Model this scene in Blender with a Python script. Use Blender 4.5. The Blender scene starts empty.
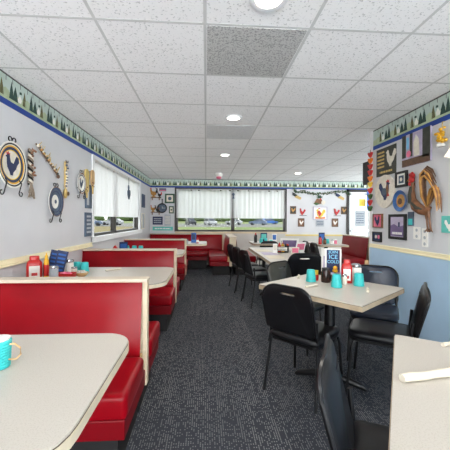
import bpy, bmesh, math, random
from mathutils import Vector, Matrix
random.seed(7)
C = bpy.context.scene.collection
PI = math.pi
V = Vector

# ------------------------------------------------------------------ materials
def lin(c):
    return tuple(((v/255)/12.92 if v/255 <= .04045 else ((v/255+.055)/1.055)**2.4) for v in c) + (1.0,)

def nodes(name):
    m = bpy.data.materials.new(name); m.use_nodes = True
    nt = m.node_tree; nt.nodes.clear()
    out = nt.nodes.new('ShaderNodeOutputMaterial')
    return m, nt, out

def N(nt, kind, **kw):
    n = nt.nodes.new(kind)
    for k, v in kw.items():
        if k in n.inputs: n.inputs[k].default_value = v
        else: setattr(n, k, v)
    return n

def mat(name, col, rough=.5, metal=0., vary=.12, scale=14., spec=.5, coat=0., bump=0., bscale=60.):
    m, nt, out = nodes(name)
    b = N(nt, 'ShaderNodeBsdfPrincipled'); L = nt.links.new
    b.inputs['Roughness'].default_value = rough; b.inputs['Metallic'].default_value = metal
    b.inputs['Specular IOR Level'].default_value = spec
    b.inputs['Coat Weight'].default_value = coat
    tc = N(nt, 'ShaderNodeTexCoord'); no = N(nt, 'ShaderNodeTexNoise'); no.inputs['Scale'].default_value = scale
    no.inputs['Detail'].default_value = 4
    L(tc.outputs['Object'], no.inputs['Vector'])
    r = N(nt, 'ShaderNodeValToRGB'); c = lin(col)
    r.color_ramp.elements[0].position = .3; r.color_ramp.elements[1].position = .7
    r.color_ramp.elements[0].color = tuple(v*(1-vary) for v in c[:3]) + (1,)
    r.color_ramp.elements[1].color = tuple(min(1, v*(1+vary)) for v in c[:3]) + (1,)
    L(no.outputs['Fac'], r.inputs['Fac']); L(r.outputs['Color'], b.inputs['Base Color'])
    if bump:
        n2 = N(nt, 'ShaderNodeTexNoise'); n2.inputs['Scale'].default_value = bscale
        L(tc.outputs['Object'], n2.inputs['Vector'])
        bp = N(nt, 'ShaderNodeBump'); bp.inputs['Strength'].default_value = bump
        L(n2.outputs['Fac'], bp.inputs['Height']); L(bp.outputs['Normal'], b.inputs['Normal'])
    L(b.outputs['BSDF'], out.inputs['Surface'])
    return m

def speckled(name, base, dots, scale, thr, rough=.6):
    m, nt, out = nodes(name); L = nt.links.new
    b = N(nt, 'ShaderNodeBsdfPrincipled'); b.inputs['Roughness'].default_value = rough
    tc = N(nt, 'ShaderNodeTexCoord'); no = N(nt, 'ShaderNodeTexNoise')
    no.inputs['Scale'].default_value = scale; no.inputs['Detail'].default_value = 3
    L(tc.outputs['Object'], no.inputs['Vector'])
    r = N(nt, 'ShaderNodeValToRGB')
    r.color_ramp.elements[0].position = thr; r.color_ramp.elements[0].color = lin(dots)
    r.color_ramp.elements[1].position = thr+.07; r.color_ramp.elements[1].color = lin(base)
    L(no.outputs['Fac'], r.inputs['Fac']); L(r.outputs['Color'], b.inputs['Base Color'])
    L(b.outputs['BSDF'], out.inputs['Surface'])
    return m

def carpet_mat():
    m, nt, out = nodes('carpet'); L = nt.links.new
    b = N(nt, 'ShaderNodeBsdfPrincipled'); b.inputs['Roughness'].default_value = .95
    b.inputs['Specular IOR Level'].default_value = .15
    tc = N(nt, 'ShaderNodeTexCoord')
    def math_(op, a, c):
        n = N(nt, 'ShaderNodeMath', operation=op)
        for k, v in enumerate((a, c)):
            if isinstance(v, (int, float)): n.inputs[k].default_value = v
            else: L(v, n.inputs[k])
        return n.outputs[0]
    def cell(sx, sy):
        sn = N(nt, 'ShaderNodeVectorMath', operation='SNAP'); sn.inputs[1].default_value = (sx, sy, 5)
        L(tc.outputs['Object'], sn.inputs[0])
        wn = N(nt, 'ShaderNodeTexWhiteNoise', noise_dimensions='2D'); L(sn.outputs[0], wn.inputs['Vector']); return wn.outputs['Value']
    sep = N(nt, 'ShaderNodeSeparateXYZ'); L(tc.outputs['Object'], sep.inputs[0])
    px, py = .0135, .0125
    fx = math_('LESS_THAN', math_('FRACT', math_('DIVIDE', sep.outputs['X'], px), 0), .42)
    fy = math_('LESS_THAN', math_('FRACT', math_('DIVIDE', sep.outputs['Y'], py), 0), .72)
    on = math_('GREATER_THAN', math_('ADD', cell(px, py), math_('MULTIPLY', cell(px*3, .35), .35)), .62)
    plank = math_('ADD', math_('MULTIPLY', cell(.25, 1.0), .45), .55)
    fac = math_('MULTIPLY', math_('MULTIPLY', math_('MULTIPLY', fx, fy), on), plank)
    mc = N(nt, 'ShaderNodeMixRGB'); mc.inputs[1].default_value = lin((58, 61, 68)); mc.inputs[2].default_value = lin((132, 132, 132))
    L(fac, mc.inputs[0]); L(mc.outputs[0], b.inputs['Base Color'])
    L(b.outputs['BSDF'], out.inputs['Surface'])
    return m

def glass_mat(name='clear_glass', gloss=.07, tint=(1, 1, 1, 1)):
    m, nt, out = nodes(name); L = nt.links.new
    t = N(nt, 'ShaderNodeBsdfTransparent'); t.inputs[0].default_value = tint
    g = N(nt, 'ShaderNodeBsdfGlossy'); g.inputs['Roughness'].default_value = .03
    lw = N(nt, 'ShaderNodeTexNoise'); lw.inputs['Scale'].default_value = 1.5
    mp = N(nt, 'ShaderNodeMapRange'); mp.inputs[3].default_value = gloss*.8; mp.inputs[4].default_value = gloss*1.2
    L(lw.outputs['Fac'], mp.inputs[0])
    x = N(nt, 'ShaderNodeMixShader'); L(mp.outputs[0], x.inputs[0]); L(t.outputs[0], x.inputs[1]); L(g.outputs[0], x.inputs[2])
    L(x.outputs[0], out.inputs['Surface']); return m

def sheer_mat():
    m, nt, out = nodes('sheer_curtain'); L = nt.links.new
    d = N(nt, 'ShaderNodeBsdfDiffuse'); t = N(nt, 'ShaderNodeBsdfTranslucent')
    w = N(nt, 'ShaderNodeTexNoise'); w.inputs['Scale'].default_value = 40
    r = N(nt, 'ShaderNodeValToRGB'); r.color_ramp.elements[0].color = lin((228, 230, 233)); r.color_ramp.elements[1].color = lin((246, 247, 248))
    L(w.outputs['Fac'], r.inputs['Fac']); L(r.outputs['Color'], d.inputs[0]); L(r.outputs['Color'], t.inputs[0])
    x = N(nt, 'ShaderNodeMixShader'); x.inputs[0].default_value = .5
    L(d.outputs[0], x.inputs[1]); L(t.outputs[0], x.inputs[2]); L(x.outputs[0], out.inputs['Surface']); return m

def emit_mat(name, col, s):
    m, nt, out = nodes(name); e = N(nt, 'ShaderNodeEmission'); e.inputs[0].default_value = lin(col); e.inputs[1].default_value = s
    nt.links.new(e.outputs[0], out.inputs['Surface']); return m

M = {}
def add(n, *a, **k): M[n] = mat(n, *a, **k)
add('wall', (212, 213, 216), .85, vary=.03, scale=3)
add('wall_blue', (176, 206, 232), .6, vary=.06, scale=3)
add('wainscot', (205, 203, 196), .7, vary=.05, scale=4)
add('rail', (248, 238, 200), .5, vary=.05, scale=6)
add('rail_far', (226, 206, 128), .5, vary=.06, scale=6)
add('white_trim', (238, 240, 242), .5, vary=.02)
add('bronze', (44, 40, 38), .4, .3)
add('border_paper', (180, 194, 160), .8, vary=.18, scale=9)
add('border_sky', (188, 204, 196), .8, vary=.08, scale=7)
add('border_green', (46, 74, 66), .8, vary=.3, scale=30)
add('border_olive', (98, 96, 60), .8, vary=.3, scale=30)
add('border_white', (236, 236, 228), .8, vary=.05)
add('border_dark', (62, 56, 58), .8, vary=.2)
add('border_blue', (24, 66, 150), .6, vary=.1, scale=4)
add('grid', (206, 207, 206), .6, vary=.02)
M['tile'] = speckled('ceiling_tile', (250, 250, 250), (206, 207, 207), 75, .34, .9)
M['tile_smooth'] = speckled('ceiling_tile_smooth', (226, 227, 228), (196, 198, 198), 90, .40, .9)
M['tile_perf'] = speckled('perforated_tile', (196, 196, 194), (150, 151, 150), 90, .42, .9)
M['carpet'] = carpet_mat()
M['glass'] = glass_mat()
M['tinted'] = glass_mat('tinted_glass', .0015, (.6, .61, .61, 1))  # tint added to hold down the daylight outside and on the curtains
M['sheer'] = sheer_mat()
add('red', (142, 5, 20), .30, vary=.10, scale=5, spec=.2, bump=.05, bscale=9)
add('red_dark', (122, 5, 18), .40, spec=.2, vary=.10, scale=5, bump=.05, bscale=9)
add('cream_panel', (214, 198, 170), .55, vary=.05, scale=8)
add('cap', (208, 194, 174), .5, vary=.04, scale=8)
add('maple', (214, 178, 128), .5, vary=.12, scale=10)
add('toe', (22, 21, 22), .7)
M['laminate'] = speckled('laminate', (196, 190, 180), (186, 179, 168), 260, .40, .32)
add('edge', (176, 158, 132), .5, vary=.12, scale=18)
add('edge_cream', (222, 210, 184), .5, vary=.08, scale=18)
add('seam', (70, 58, 48), .6)
add('vinyl', (19, 19, 22), .32, vary=.15, scale=12, spec=.5, bump=.04, bscale=70)
add('vinyl_olive_sheen', (62, 62, 54), .34, vary=.15, scale=12, spec=.6)  # grey window reflection mixed into the olive vinyl colour
add('vinyl_blue_sheen', (34, 42, 58), .34, vary=.15, scale=12)  # black vinyl with the blue window reflection put into its colour
add('black_metal', (20, 20, 22), .38, .2, vary=.1)
add('teal', (58, 190, 190), .45, vary=.08, scale=20)
add('teal_sign', (98, 196, 186), .6)
add('teal_light', (120, 214, 208), .5)
add('tan', (205, 168, 118), .5)
add('white', (240, 239, 234), .5, vary=.03)
add('paper', (222, 214, 196), .8, vary=.04)
add('gray_paper', (178, 184, 190), .8, vary=.08)
add('kraft', (204, 176, 112), .8, vary=.1)
add('ketchup', (186, 26, 22), .3, vary=.08)
add('syrup', (44, 22, 16), .2, vary=.2)
add('black', (22, 22, 24), .5, vary=.1)
add('mustard', (226, 172, 28), .35)
add('orange', (228, 124, 30), .5)
add('navy', (22, 40, 84), .5)
add('blue', (34, 92, 168), .5)
add('light_blue', (120, 196, 232), .5)
add('slate', (76, 92, 112), .6, vary=.2)
add('steel', (188, 190, 192), .25, .9, vary=.05)
add('sugar', (232, 228, 220), .6)
add('brown', (98, 72, 54), .6, vary=.25, scale=30)
add('rust', (126, 84, 56), .5, vary=.3, scale=24)
add('gold', (184, 134, 66), .5, vary=.25, scale=24)
add('leaf', (64, 96, 52), .7, vary=.35, scale=40)
add('pine', (44, 78, 56), .7, vary=.35, scale=40)
add('redpaint', (196, 44, 44), .5, vary=.15)
add('pink', (232, 120, 150), .6)
add('yellow', (232, 200, 72), .6)
add('olive_dark', (58, 60, 52), .6, vary=.3, scale=18)
add('purple', (116, 98, 140), .6, vary=.2)
add('lavender', (186, 176, 200), .6, vary=.15)
add('plaque_white', (226, 220, 206), .7, vary=.12, scale=26)
add('far_trees', (62, 78, 40), .95, vary=.3, scale=.2)
add('boards', (205, 206, 208), .9, vary=.02)
add('dried', (136, 122, 106), .8, vary=.35, scale=50)
add('paddle', (206, 182, 112), .6, vary=.1)
add('straw', (196, 172, 116), .8, vary=.25, scale=40)
add('frost', (240, 238, 230), .4)
add('dish_blue', (52, 104, 168), .35, vary=.2)
add('iron', (26, 26, 28), .5, .4)
add('car_white', (150, 152, 154), .3, .0, vary=.02)
add('car_dark', (30, 34, 42), .3, .2, vary=.05)
add('car_silver', (84, 98, 120), .3, .2, vary=.04)
add('car_glass', (40, 48, 58), .1, vary=.05)
add('tyre', (24, 24, 25), .8)
add('lawn', (98, 112, 50), .95, vary=.25, scale=.3)
add('asphalt', (104, 104, 102), .95, vary=.08, scale=.4)
add('dry_lawn', (112, 100, 58), .95, vary=.2, scale=.3)
M['lens'] = emit_mat('lamp_lens', (255, 246, 232), 14)
M['shade_glow'] = emit_mat('lit_glass_shade', (255, 246, 230), 1.3)

# ------------------------------------------------------------------ mesh builder
class MB:
    def __init__(s): s.bm = bmesh.new(); s.mi = 0
    def face(s, vs):
        try:
            f = s.bm.faces.new(vs); f.material_index = s.mi; return f
        except ValueError: return None
    def box(s, x0, x1, y0, y1, z0, z1, bev=0., seg=2, mx=None):
        t = bmesh.new(); bmesh.ops.create_cube(t, size=1)
        for v in t.verts: v.co = V((x0+(v.co.x+.5)*(x1-x0), y0+(v.co.y+.5)*(y1-y0), z0+(v.co.z+.5)*(z1-z0)))
        if bev: bmesh.ops.bevel(t, geom=t.edges[:], offset=bev, segments=seg, affect='EDGES', profile=.6)
        s.merge(t, mx); return s
    def merge(s, t, mx=None):
        mp = {}
        for v in t.verts: mp[v] = s.bm.verts.new(mx @ v.co if mx else v.co)
        for f in t.faces: s.face([mp[v] for v in f.verts])
        t.free()
    def loops(s, rings, cap0=True, cap1=True):
        vs = [[s.bm.verts.new(p) for p in r] for r in rings]
        n = len(rings[0])
        for a, b in zip(vs, vs[1:]):
            for k in range(n): s.face([a[k], a[(k+1) % n], b[(k+1) % n], b[k]])
        if cap0: s.face(vs[0][::-1])
        if cap1: s.face(vs[-1])
        return s
    def tube(s, pts, r, n=8, close=False):
        pts = [V(p) for p in pts]; m = len(pts)
        rr = r if isinstance(r, (list, tuple)) else [r]*m
        rings = []; up = None
        for i, p in enumerate(pts):
            d = (pts[min(i+1, m-1)] - pts[max(i-1, 0)])
            if d.length < 1e-9: d = V((0, 0, 1))
            d.normalize()
            if up is None: up = V((0, 0, 1)) if abs(d.z) < .9 else V((1, 0, 0))
            a = d.cross(up)
            if a.length < 1e-6: a = d.cross(V((0, 1, 0)))
            a.normalize(); b = d.cross(a).normalized(); up = -b if False else up
            rings.append([p + (a*math.cos(2*PI*k/n) + b*math.sin(2*PI*k/n))*rr[i] for k in range(n)])
        return s.loops(rings)
    def lathe(s, prof, c=(0, 0, 0), n=20, axis='Z', mats=None, wob=None):
        c = V(c); rings = []
        for j, (r, h) in enumerate(prof):
            ring = []
            for k in range(n):
                a = 2*PI*k/n; q = max(r, 1e-4)*(1 + (wob(a, h) if wob else 0))
                x, y = q*math.cos(a), q*math.sin(a)
                if axis == 'Z': ring.append(c + V((x, y, h)))
                elif axis == 'X': ring.append(c + V((h, x, y)))
                else: ring.append(c + V((x, h, y)))
            rings.append(ring)
        vs = [[s.bm.verts.new(p) for p in r] for r in rings]
        for j, (a, b) in enumerate(zip(vs, vs[1:])):
            if mats: s.mi = mats[j]
            for k in range(n): s.face([a[k], a[(k+1) % n], b[(k+1) % n], b[k]])
        s.face(vs[0][::-1]); s.face(vs[-1]); return s
    def prism(s, poly, z0, z1):
        return s.loops([[V((x, y, z0)) for x, y in poly], [V((x, y, z1)) for x, y in poly]])
    def fprism(s, F, poly, d0, d1):
        return s.loops([[F(u, v, d0) for u, v in poly], [F(u, v, d1) for u, v in poly]])
    def ball(s, c, r, sc=(1, 1, 1), n=10):
        t = bmesh.new(); bmesh.ops.create_uvsphere(t, u_segments=n, v_segments=max(5, n*2//3), radius=r)
        for v in t.verts: v.co = V((v.co.x*sc[0], v.co.y*sc[1], v.co.z*sc[2])) + V(c)
        s.merge(t); return s
    def build(s, name, m, parent=None, smooth=False, mx=None):
        bm = s.bm
        if mx: bmesh.ops.transform(bm, matrix=mx, verts=bm.verts)
        bmesh.ops.recalc_face_normals(bm, faces=bm.faces)
        me = bpy.data.meshes.new(name); bm.to_mesh(me); bm.free()
        for k in (m if isinstance(m, (list, tuple)) else [m]): me.materials.append(M[k] if isinstance(k, str) else k)
        if smooth:
            for p in me.polygons: p.use_smooth = True
            try: me.set_sharp_from_angle(angle=math.radians(50 if smooth is True else smooth))
            except Exception: pass
        o = bpy.data.objects.new(name, me); C.objects.link(o)
        if parent: o.parent = parent
        return o

def empty(name, loc=(0, 0, 0), rz=0.):
    o = bpy.data.objects.new(name, None); C.objects.link(o); o.empty_display_size = .1
    o.location = loc; o.rotation_euler = (0, 0, rz); return o
def tag(o, label, cat, group=None, kind=None):
    o['label'] = label; o['category'] = cat
    if group: o['group'] = group
    if kind: o['kind'] = kind
    return o
def struct(o): o['kind'] = 'structure'; return o
def copy_tree(o, parent=None):
    c = o.copy(); C.objects.link(c)
    if parent: c.parent = parent
    for ch in list(o.children): copy_tree(ch, c)
    return c
def place(proto, first, loc, rz, label, group=None):
    o = proto if first else copy_tree(proto)
    o.location = loc; o.rotation_euler = (0, 0, rz); o['label'] = label
    if group: o['group'] = group
    return o
def base(mb_list, name, loc, label, cat, group=None, rz=0., size=.88):
    """a thing made of several named meshes"""
    t = empty(name, loc, rz); tag(t, label, cat, group); t.scale = (size,)*3; return t

def rrect(w, h, r, n=5, cx=0., cy=0.):
    """rounded rectangle, r one radius or (bl, br, tr, tl)"""
    rs = r if isinstance(r, tuple) else (r,)*4
    P = []
    for (sx, sy, a0), q in zip(((-1, -1, PI), (1, -1, 1.5*PI), (1, 1, 0), (-1, 1, .5*PI)), rs):
        for k in range(n+1):
            a = a0 + .5*PI*k/n
            P.append((cx + sx*(w/2-q) + q*math.cos(a), cy + sy*(h/2-q) + q*math.sin(a)))
    return P

H = 1.33; CEIL = 2.436; FZ = .07      # FZ: floor level
XL, XR, YF, XE, YB = -1.53, 2.06, 8.45, 5.6, -3.2
YP = 3.70        # where the partition ends
def FL(u, v, d=0.): return V((XL + d, u, v))
def FR(u, v, d=0.): return V((XR - d, u, v))
def FF(u, v, d=0.): return V((u, YF - d, v))

# ------------------------------------------------------------------ setting
def plane_obj(name, pts, m):
    b = MB(); b.face([b.bm.verts.new(V(p)) for p in pts]); return struct(b.build(name, m))
b = MB(); b.box(XL, XE, YB, YF, -.1, FZ); struct(b.build('floor', 'carpet'))
b = MB(); b.box(XL-.1, XE+.1, YB, YF+.1, CEIL, CEIL+.1); ceil = struct(b.build('ceiling', 'tile'))
gx0, gy0, T = -.013, 1.727, .61
b = MB()
for i in range(-2, 10):
    x = gx0 + i*T
    if XL < x < XE: b.box(x-.009, x+.009, YB, YF, CEIL-.0012, CEIL+.008)
for j in range(-8, 12):
    y = gy0 + j*T
    b.box(XL, XE, y-.009, y+.009, CEIL-.001, CEIL+.008)
struct(b.build('trim_1', 'grid'))

# left wall with window hole
LW = dict(y0=4.20, y1=7.08, z0=1.07, z1=2.16)
b = MB()
b.box(XL-.14, XL, YB, LW['y0'], 0, CEIL); b.box(XL-.14, XL, LW['y1'], YF+.14, 0, CEIL)
b.box(XL-.14, XL, LW['y0'], LW['y1'], 0, LW['z0']); b.box(XL-.14, XL, LW['y0'], LW['y1'], LW['z1'], CEIL)
struct(b.build('wall_left', 'wall'))
FW = dict(x0=-.83, x1=2.23, z0=.985, z1=2.165)
DR = dict(x0=4.0, x1=4.80, z1=2.20)
b = MB()
b.box(XL, FW['x0'], YF, YF+.14, 0, CEIL); b.box(FW['x1'], DR['x0'], YF, YF+.14, 0, CEIL); b.box(DR['x1'], XE+.1, YF, YF+.14, 0, CEIL)
b.box(FW['x0'], FW['x1'], YF, YF+.14, 0, FW['z0']); b.box(FW['x0'], FW['x1'], YF, YF+.14, FW['z1'], CEIL)
b.box(DR['x0'], DR['x1'], YF, YF+.14, DR['z1'], CEIL)
struct(b.build('wall_far', 'wall'))
b = MB(); b.box(XR, XR+.12, YB, YP, 0, CEIL); struct(b.build('wall_right', 'wall'))
b = MB(); b.box(XE, XE+.1, YB, 3.6, 0, CEIL); b.box(XE, XE+.1, 3.6, 8.3, 0, .3); b.box(XE, XE+.1, 3.6, 8.3, 2.38, CEIL); b.box(XE, XE+.1, 8.3, YF+.14, 0, CEIL)  # opening left for the added window that lights the far end
struct(b.build('wall_east', 'wall'))
b = MB(); b.box(XR-.008, XR, YB, YP, 0, 1.0); struct(b.build('trim_2', 'wall_blue'))
b = MB(); b.box(FW['x1'], DR['x0']-.06, YF-.01, YF, 0, .87); b.box(XL, FW['x1'], YF-.01, YF, 0, .93); struct(b.build('trim_3', 'wainscot'))
b = MB(); b.box(FW['x1']+.0, DR['x0']-.06, YF-.03, YF, .87, .915); struct(b.build('trim_4', 'rail_far'))
b = MB()
b.box(XL, XL+.018, YB, 4.16, .972, 1.012, .006); b.box(XL, XL+.026, YB, 4.16, .955, .972, .005)
struct(b.build('trim_5', 'rail'))
b = MB()
b.box(XR-.012, XR, YB, YP, 1.008, 1.04, .005); b.box(XR-.018, XR, YB, YP, .992, 1.008, .004)
struct(b.build('trim_6', 'rail'))
b = MB(); b.box(XR-.006, XR+.126, YP, YP+.012, 0, CEIL-.002); b.box(XR-.006, XR-.0005, YP-.05, YP, 0, CEIL-.002); struct(b.build('trim_7', 'white_trim'))

# wallpaper border: paper, motif and blue band in one mesh per wall
def border(name, F, u0, u1, per=.28):
    b = MB(); z0, zb, z1 = 2.192, 2.238, CEIL-.004
    b.mi = 0; b.fprism(F, [(u0, zb), (u1, zb), (u1, z1), (u0, z1)], 0, .002)
    b.mi = 1; b.fprism(F, [(u0, zb+.07), (u1, zb+.07), (u1, z1-.012), (u0, z1-.012)], .002, .0026)
    b.mi = 5; b.fprism(F, [(u0, z0), (u1, z0), (u1, zb), (u0, zb)], 0, .004)
    b.mi = 6; b.fprism(F, [(u0, z1-.012), (u1, z1-.012), (u1, z1), (u0, z1)], .002, .004)
    def shape(mi, pts): b.mi = mi; b.fprism(F, [p for p in pts if True], .003, .0042)
    u = u0 + .02
    while u < u1 - per:
        r = random.random()*.012
        def tree(c, w, h, mi):
            zt = zb + .022
            shape(mi, [(c-w, zt), (c+w, zt), (c+w*.62, zt+h*.42), (c+w*.75, zt+h*.4), (c+w*.3, zt+h*.75), (c, zt+h), (c-w*.3, zt+h*.75), (c-w*.75, zt+h*.4), (c-w*.62, zt+h*.42)])
        tree(u+.05+r, .028, .135, 2); tree(u+.11, .034, .105+r, 2); tree(u+.22+r, .026, .12, 3)
        shape(4, [(u+.145, zb+.03), (u+.185, zb+.03), (u+.195, zb+.06), (u+.175, zb+.085), (u+.168, zb+.1), (u+.16, zb+.08), (u+.14, zb+.055)])
        shape(2, [(u+.165, zb+.1), (u+.195, zb+.105), (u+.19, zb+.125), (u+.165, zb+.12)])
        for q in (.075, .175, .275):
            shape(6, [(u+q-.002, z1-.05), (u+q+.002, z1-.05), (u+q+.002, z1-.012), (u+q-.002, z1-.012)])
        shape(0, [(u+.24, zb+.02), (u+.3, zb+.02), (u+.31, zb+.075), (u+.27, zb+.09), (u+.235, zb+.07)])
        u += per
    return struct(b.build(name, ['border_paper', 'border_sky', 'border_green', 'border_olive', 'border_white', 'border_blue', 'border_dark']))
border('trim_8', FL, YB, YF)
border('trim_9', FF, XL+.004, XE)
border('trim_10', FR, YB, YP-.06)

# windows
def window(name, F, u0, u1, z0, z1, mull, casing, pane='tinted'):
    """bronze frame set in the wall, glass pane per light; casing: white reveal"""
    fr = empty(name); struct(fr)
    D = -.07
    b = MB()
    w = .05
    def bar(a0, a1, c0, c1, d0=-.10, d1=-.03): b.fprism(F, [(a0, c0), (a1, c0), (a1, c1), (a0, c1)], d0, d1)
    bar(u0, u1, z0, z0+w); bar(u0, u1, z1-w, z1); bar(u0, u0+w, z0, z1); bar(u1-w, u1, z0, z1)
    for m_ in mull: bar(m_-.045, m_+.045, z0, z1)
    b.build('window_frame', 'bronze', fr)
    g = MB(); g.fprism(F, [(u0+w, z0+w), (u1-w, z0+w), (u1-w, z1-w), (u0+w, z1-w)], -.068, -.064); g.build('pane', pane, fr)
    if casing:
        c = MB(); q = .06
        def cb(a0, a1, c0, c1, d1=.018): c.fprism(F, [(a0, c0), (a1, c0), (a1, c1), (a0, c1)], -.02, d1)
        cb(u0-q*.6, u0+.02, z0-q, z1+.03); cb(u1-.02, u1+q*1.6, z0-q, z1+.03); cb(u0, u1, z1-.02, z1+.03); cb(u0-q*.6, u1+q, z0-q, z0+.012, .06)
        c.build('window_casing', 'white_trim', fr)
    return fr
window('window_1', FL, LW['y0'], LW['y1'], LW['z0'], LW['z1'], [5.35], True)
window('window_2', FF, FW['x0'], FW['x1'], FW['z0'], FW['z1'], [.745], False)
b = MB(); b.box(FW['x0']-.02, FW['x1']+.02, YF-.05, YF, FW['z0']-.05, FW['z0']); struct(b.build('trim_11', 'cream_panel'))
b = MB(); b.box(FW['x0']-.035, FW['x0'], YF-.012, YF, FW['z0'], FW['z1']+.03); b.box(FW['x1'], FW['x1']+.035, YF-.012, YF, FW['z0'], FW['z1']+.03)
b.box(FW['x0'], FW['x1'], YF-.012, YF, FW['z1'], FW['z1']+.03); struct(b.build('trim_12', 'bronze'))

window('added_window', lambda u, v, d=0.: V((XE - d, u, v)), 3.6, 8.3, .3, 2.38, [5.2, 6.7], False)  # unseen side window, added to bring daylight to the far ceiling
# curtains: gathered sheer cafe curtains on a rod
def curtain(F, u0, u1, z0, z1, label, seed):
    rnd = random.Random(seed); t = empty('curtain', F((u0+u1)/2, z0, -.0)); tag(t, label, 'curtain', 'sheer window curtains')
    b = MB(); n = int((u1-u0)/.012); cols = []
    ph = [rnd.uniform(0, 6.28) for _ in range(4)]
    O = t.location
    for i in range(n+1):
        u = u0 + (u1-u0)*i/n
        w = math.sin(u*52+ph[0] + 1.6*math.sin(u*9+ph[1]))*.016 + math.sin(u*23+ph[2])*.010
        gap = math.sin(u*7.3+ph[3])*.5+.5
        col = []
        for j in range(9):
            f = j/8
            col.append(b.bm.verts.new(F(u, z0+(z1-z0)*f, -.02 + w*(1-.4*f)*(0.5+gap)) - O))
        cols.append(col)
    for a, c in zip(cols, cols[1:]):
        for j in range(8): b.face([a[j], c[j], c[j+1], a[j+1]])
    for (h0, h1) in ((z0, z0+.035),):          # the doubled hem
        vs = []
        for i in range(0, n+1, 2):
            u = u0 + (u1-u0)*i/n
            vs.append((u,))
    b.build('cloth', 'sheer', t, smooth=True)
    r = MB(); r.tube([F(u0, z1-.006, -.012)-O, F(u1, z1-.006, -.012)-O], .008); r.build('rod', 'white', t)
    return t
curtain(FL, LW['y0']+.03, 5.34, 1.36, 2.14, 'white gathered sheer curtain on the nearer half of the side window', 1)
curtain(FL, 5.36, LW['y1']-.03, 1.36, 2.14, 'white gathered sheer curtain with blue ornament, farther half of the side window', 2)
curtain(FF, FW['x0']+.01, .735, 1.356, 2.155, 'white sheer curtain over dark suv and white suv, end window beside skillet clock', 3)
curtain(FF, .755, FW['x1']-.01, 1.356, 2.155, 'white sheer curtain on end window half beside the garland wall', 4)

# entrance door at the far end
d = empty('door_1'); struct(d)
b = MB()
for (a0, a1, c0, c1) in ((DR['x0'], DR['x0']+.07, 0, DR['z1']), (DR['x1']-.07, DR['x1'], 0, DR['z1']), (DR['x0'], DR['x1'], DR['z1']-.07, DR['z1'])):
    b.box(a0, a1, YF-.03, YF+.1, c0, c1)
b.build('door_frame', 'bronze', d)
b = MB(); x0, x1 = DR['x0']+.072, DR['x1']-.072
for (a0, a1, c0, c1) in ((x0, x0+.06, .08, 2.12), (x1-.06, x1, .08, 2.12), (x0, x1, 2.04, 2.12), (x0, x1, .08, .2)):
    b.box(a0, a1, YF+.02, YF+.06, c0, c1)
b.build('door_leaf', 'white_trim', d)
b = MB(); b.box(x0+.06, x1-.06, YF+.035, YF+.042, .2, 2.04); b.build('pane', 'tinted', d)
b = MB(); b.box(x0+.03, x1-.03, YF-.05, YF-.02, 1.0, 1.05, .008); b.box(x0+.03, x0+.06, YF-.05, YF+.02, 1.0, 1.05); b.box(x1-.06, x1-.03, YF-.05, YF+.02, 1.0, 1.05); b.build('push_bar', 'steel', d)
# vestibule boards outside the door
b = MB()
for k in range(22): b.box(3.2+k*.12, 3.312+k*.12, 10.6, 10.63, -.1, 2.9)
v = b.build('wall_outside', 'boards'); struct(v)

# ------------------------------------------------------------------ ceiling things
def downlight(x, y, label):
    t = empty('downlight', (x, y, CEIL-.003)); tag(t, label, 'ceiling light', 'recessed ceiling downlights')
    b = MB(); b.lathe([(.072, 0), (.095, 0), (.098, -.005), (.09, -.010), (.074, -.006)], n=24); b.build('trim_ring', 'white_trim', t, True)
    b = MB(); b.lathe([(.074, -.002), (.06, -.009), (.03, -.011), (.002, -.012)], n=24); b.build('lens', 'lens', t, True)
    l = bpy.data.lights.new('lamp', 'AREA'); l.shape = 'DISK'; l.size = .15; l.energy = LAMP; l.color = (1, .93, .84); l.spread = math.radians(170)
    lo = bpy.data.objects.new('lamp', l); C.objects.link(lo); lo.parent = t; lo.location = (0, 0, -.016)
    return t
LAMP = 10
SKY_BACK, SKY_FAR = 10.2, 7.5
for (x, y, lab) in ((.290, 3.29, 'round lit downlight in tile next to the small grey vent tile'), (.315, 5.2, 'round lit downlight in middle of ceiling, between vent tile and smoke detector'),
                    (2.17, 7.1, 'small round lit downlight above the wall with the green garland'), (.305, 1.50, 'round lit downlight cut by top of picture, before big grey vent tile')):
    if lab: downlight(x, y, lab)
def vent(x0, y0, label, m='tile_perf'):
    t = empty('ceiling_vent', (x0+T/2, y0+T/2, CEIL)); tag(t, label, 'ceiling vent', 'perforated vent tiles')
    b = MB(); b.box(-T/2+.013, T/2-.013, -T/2+.013, T/2-.013, -.003, .003, .001, 1); b.build('face_plate', m, t)
vent(gx0, gy0, 'large grey perforated vent tile nearest in the ceiling grid')
vent(gx0, gy0+3*T, 'smaller looking grey perforated vent tile behind the lit downlight', 'tile_smooth')
t = empty('smoke_detector', (.30, 7.3, CEIL-.003)); tag(t, 'white round ceiling fixture with pinkish bottom, hanging near end window', 'smoke detector')
b = MB(); b.lathe([(.075, 0), (.085, -.01), (.085, -.06), (.06, -.085)], n=20); b.build('housing', 'white', t, True)
b = MB(); b.lathe([(.06, -.085), (.062, -.11), (.05, -.13), (.02, -.138)], n=20); b.build('sensor_cap', 'pink', t, True)

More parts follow.
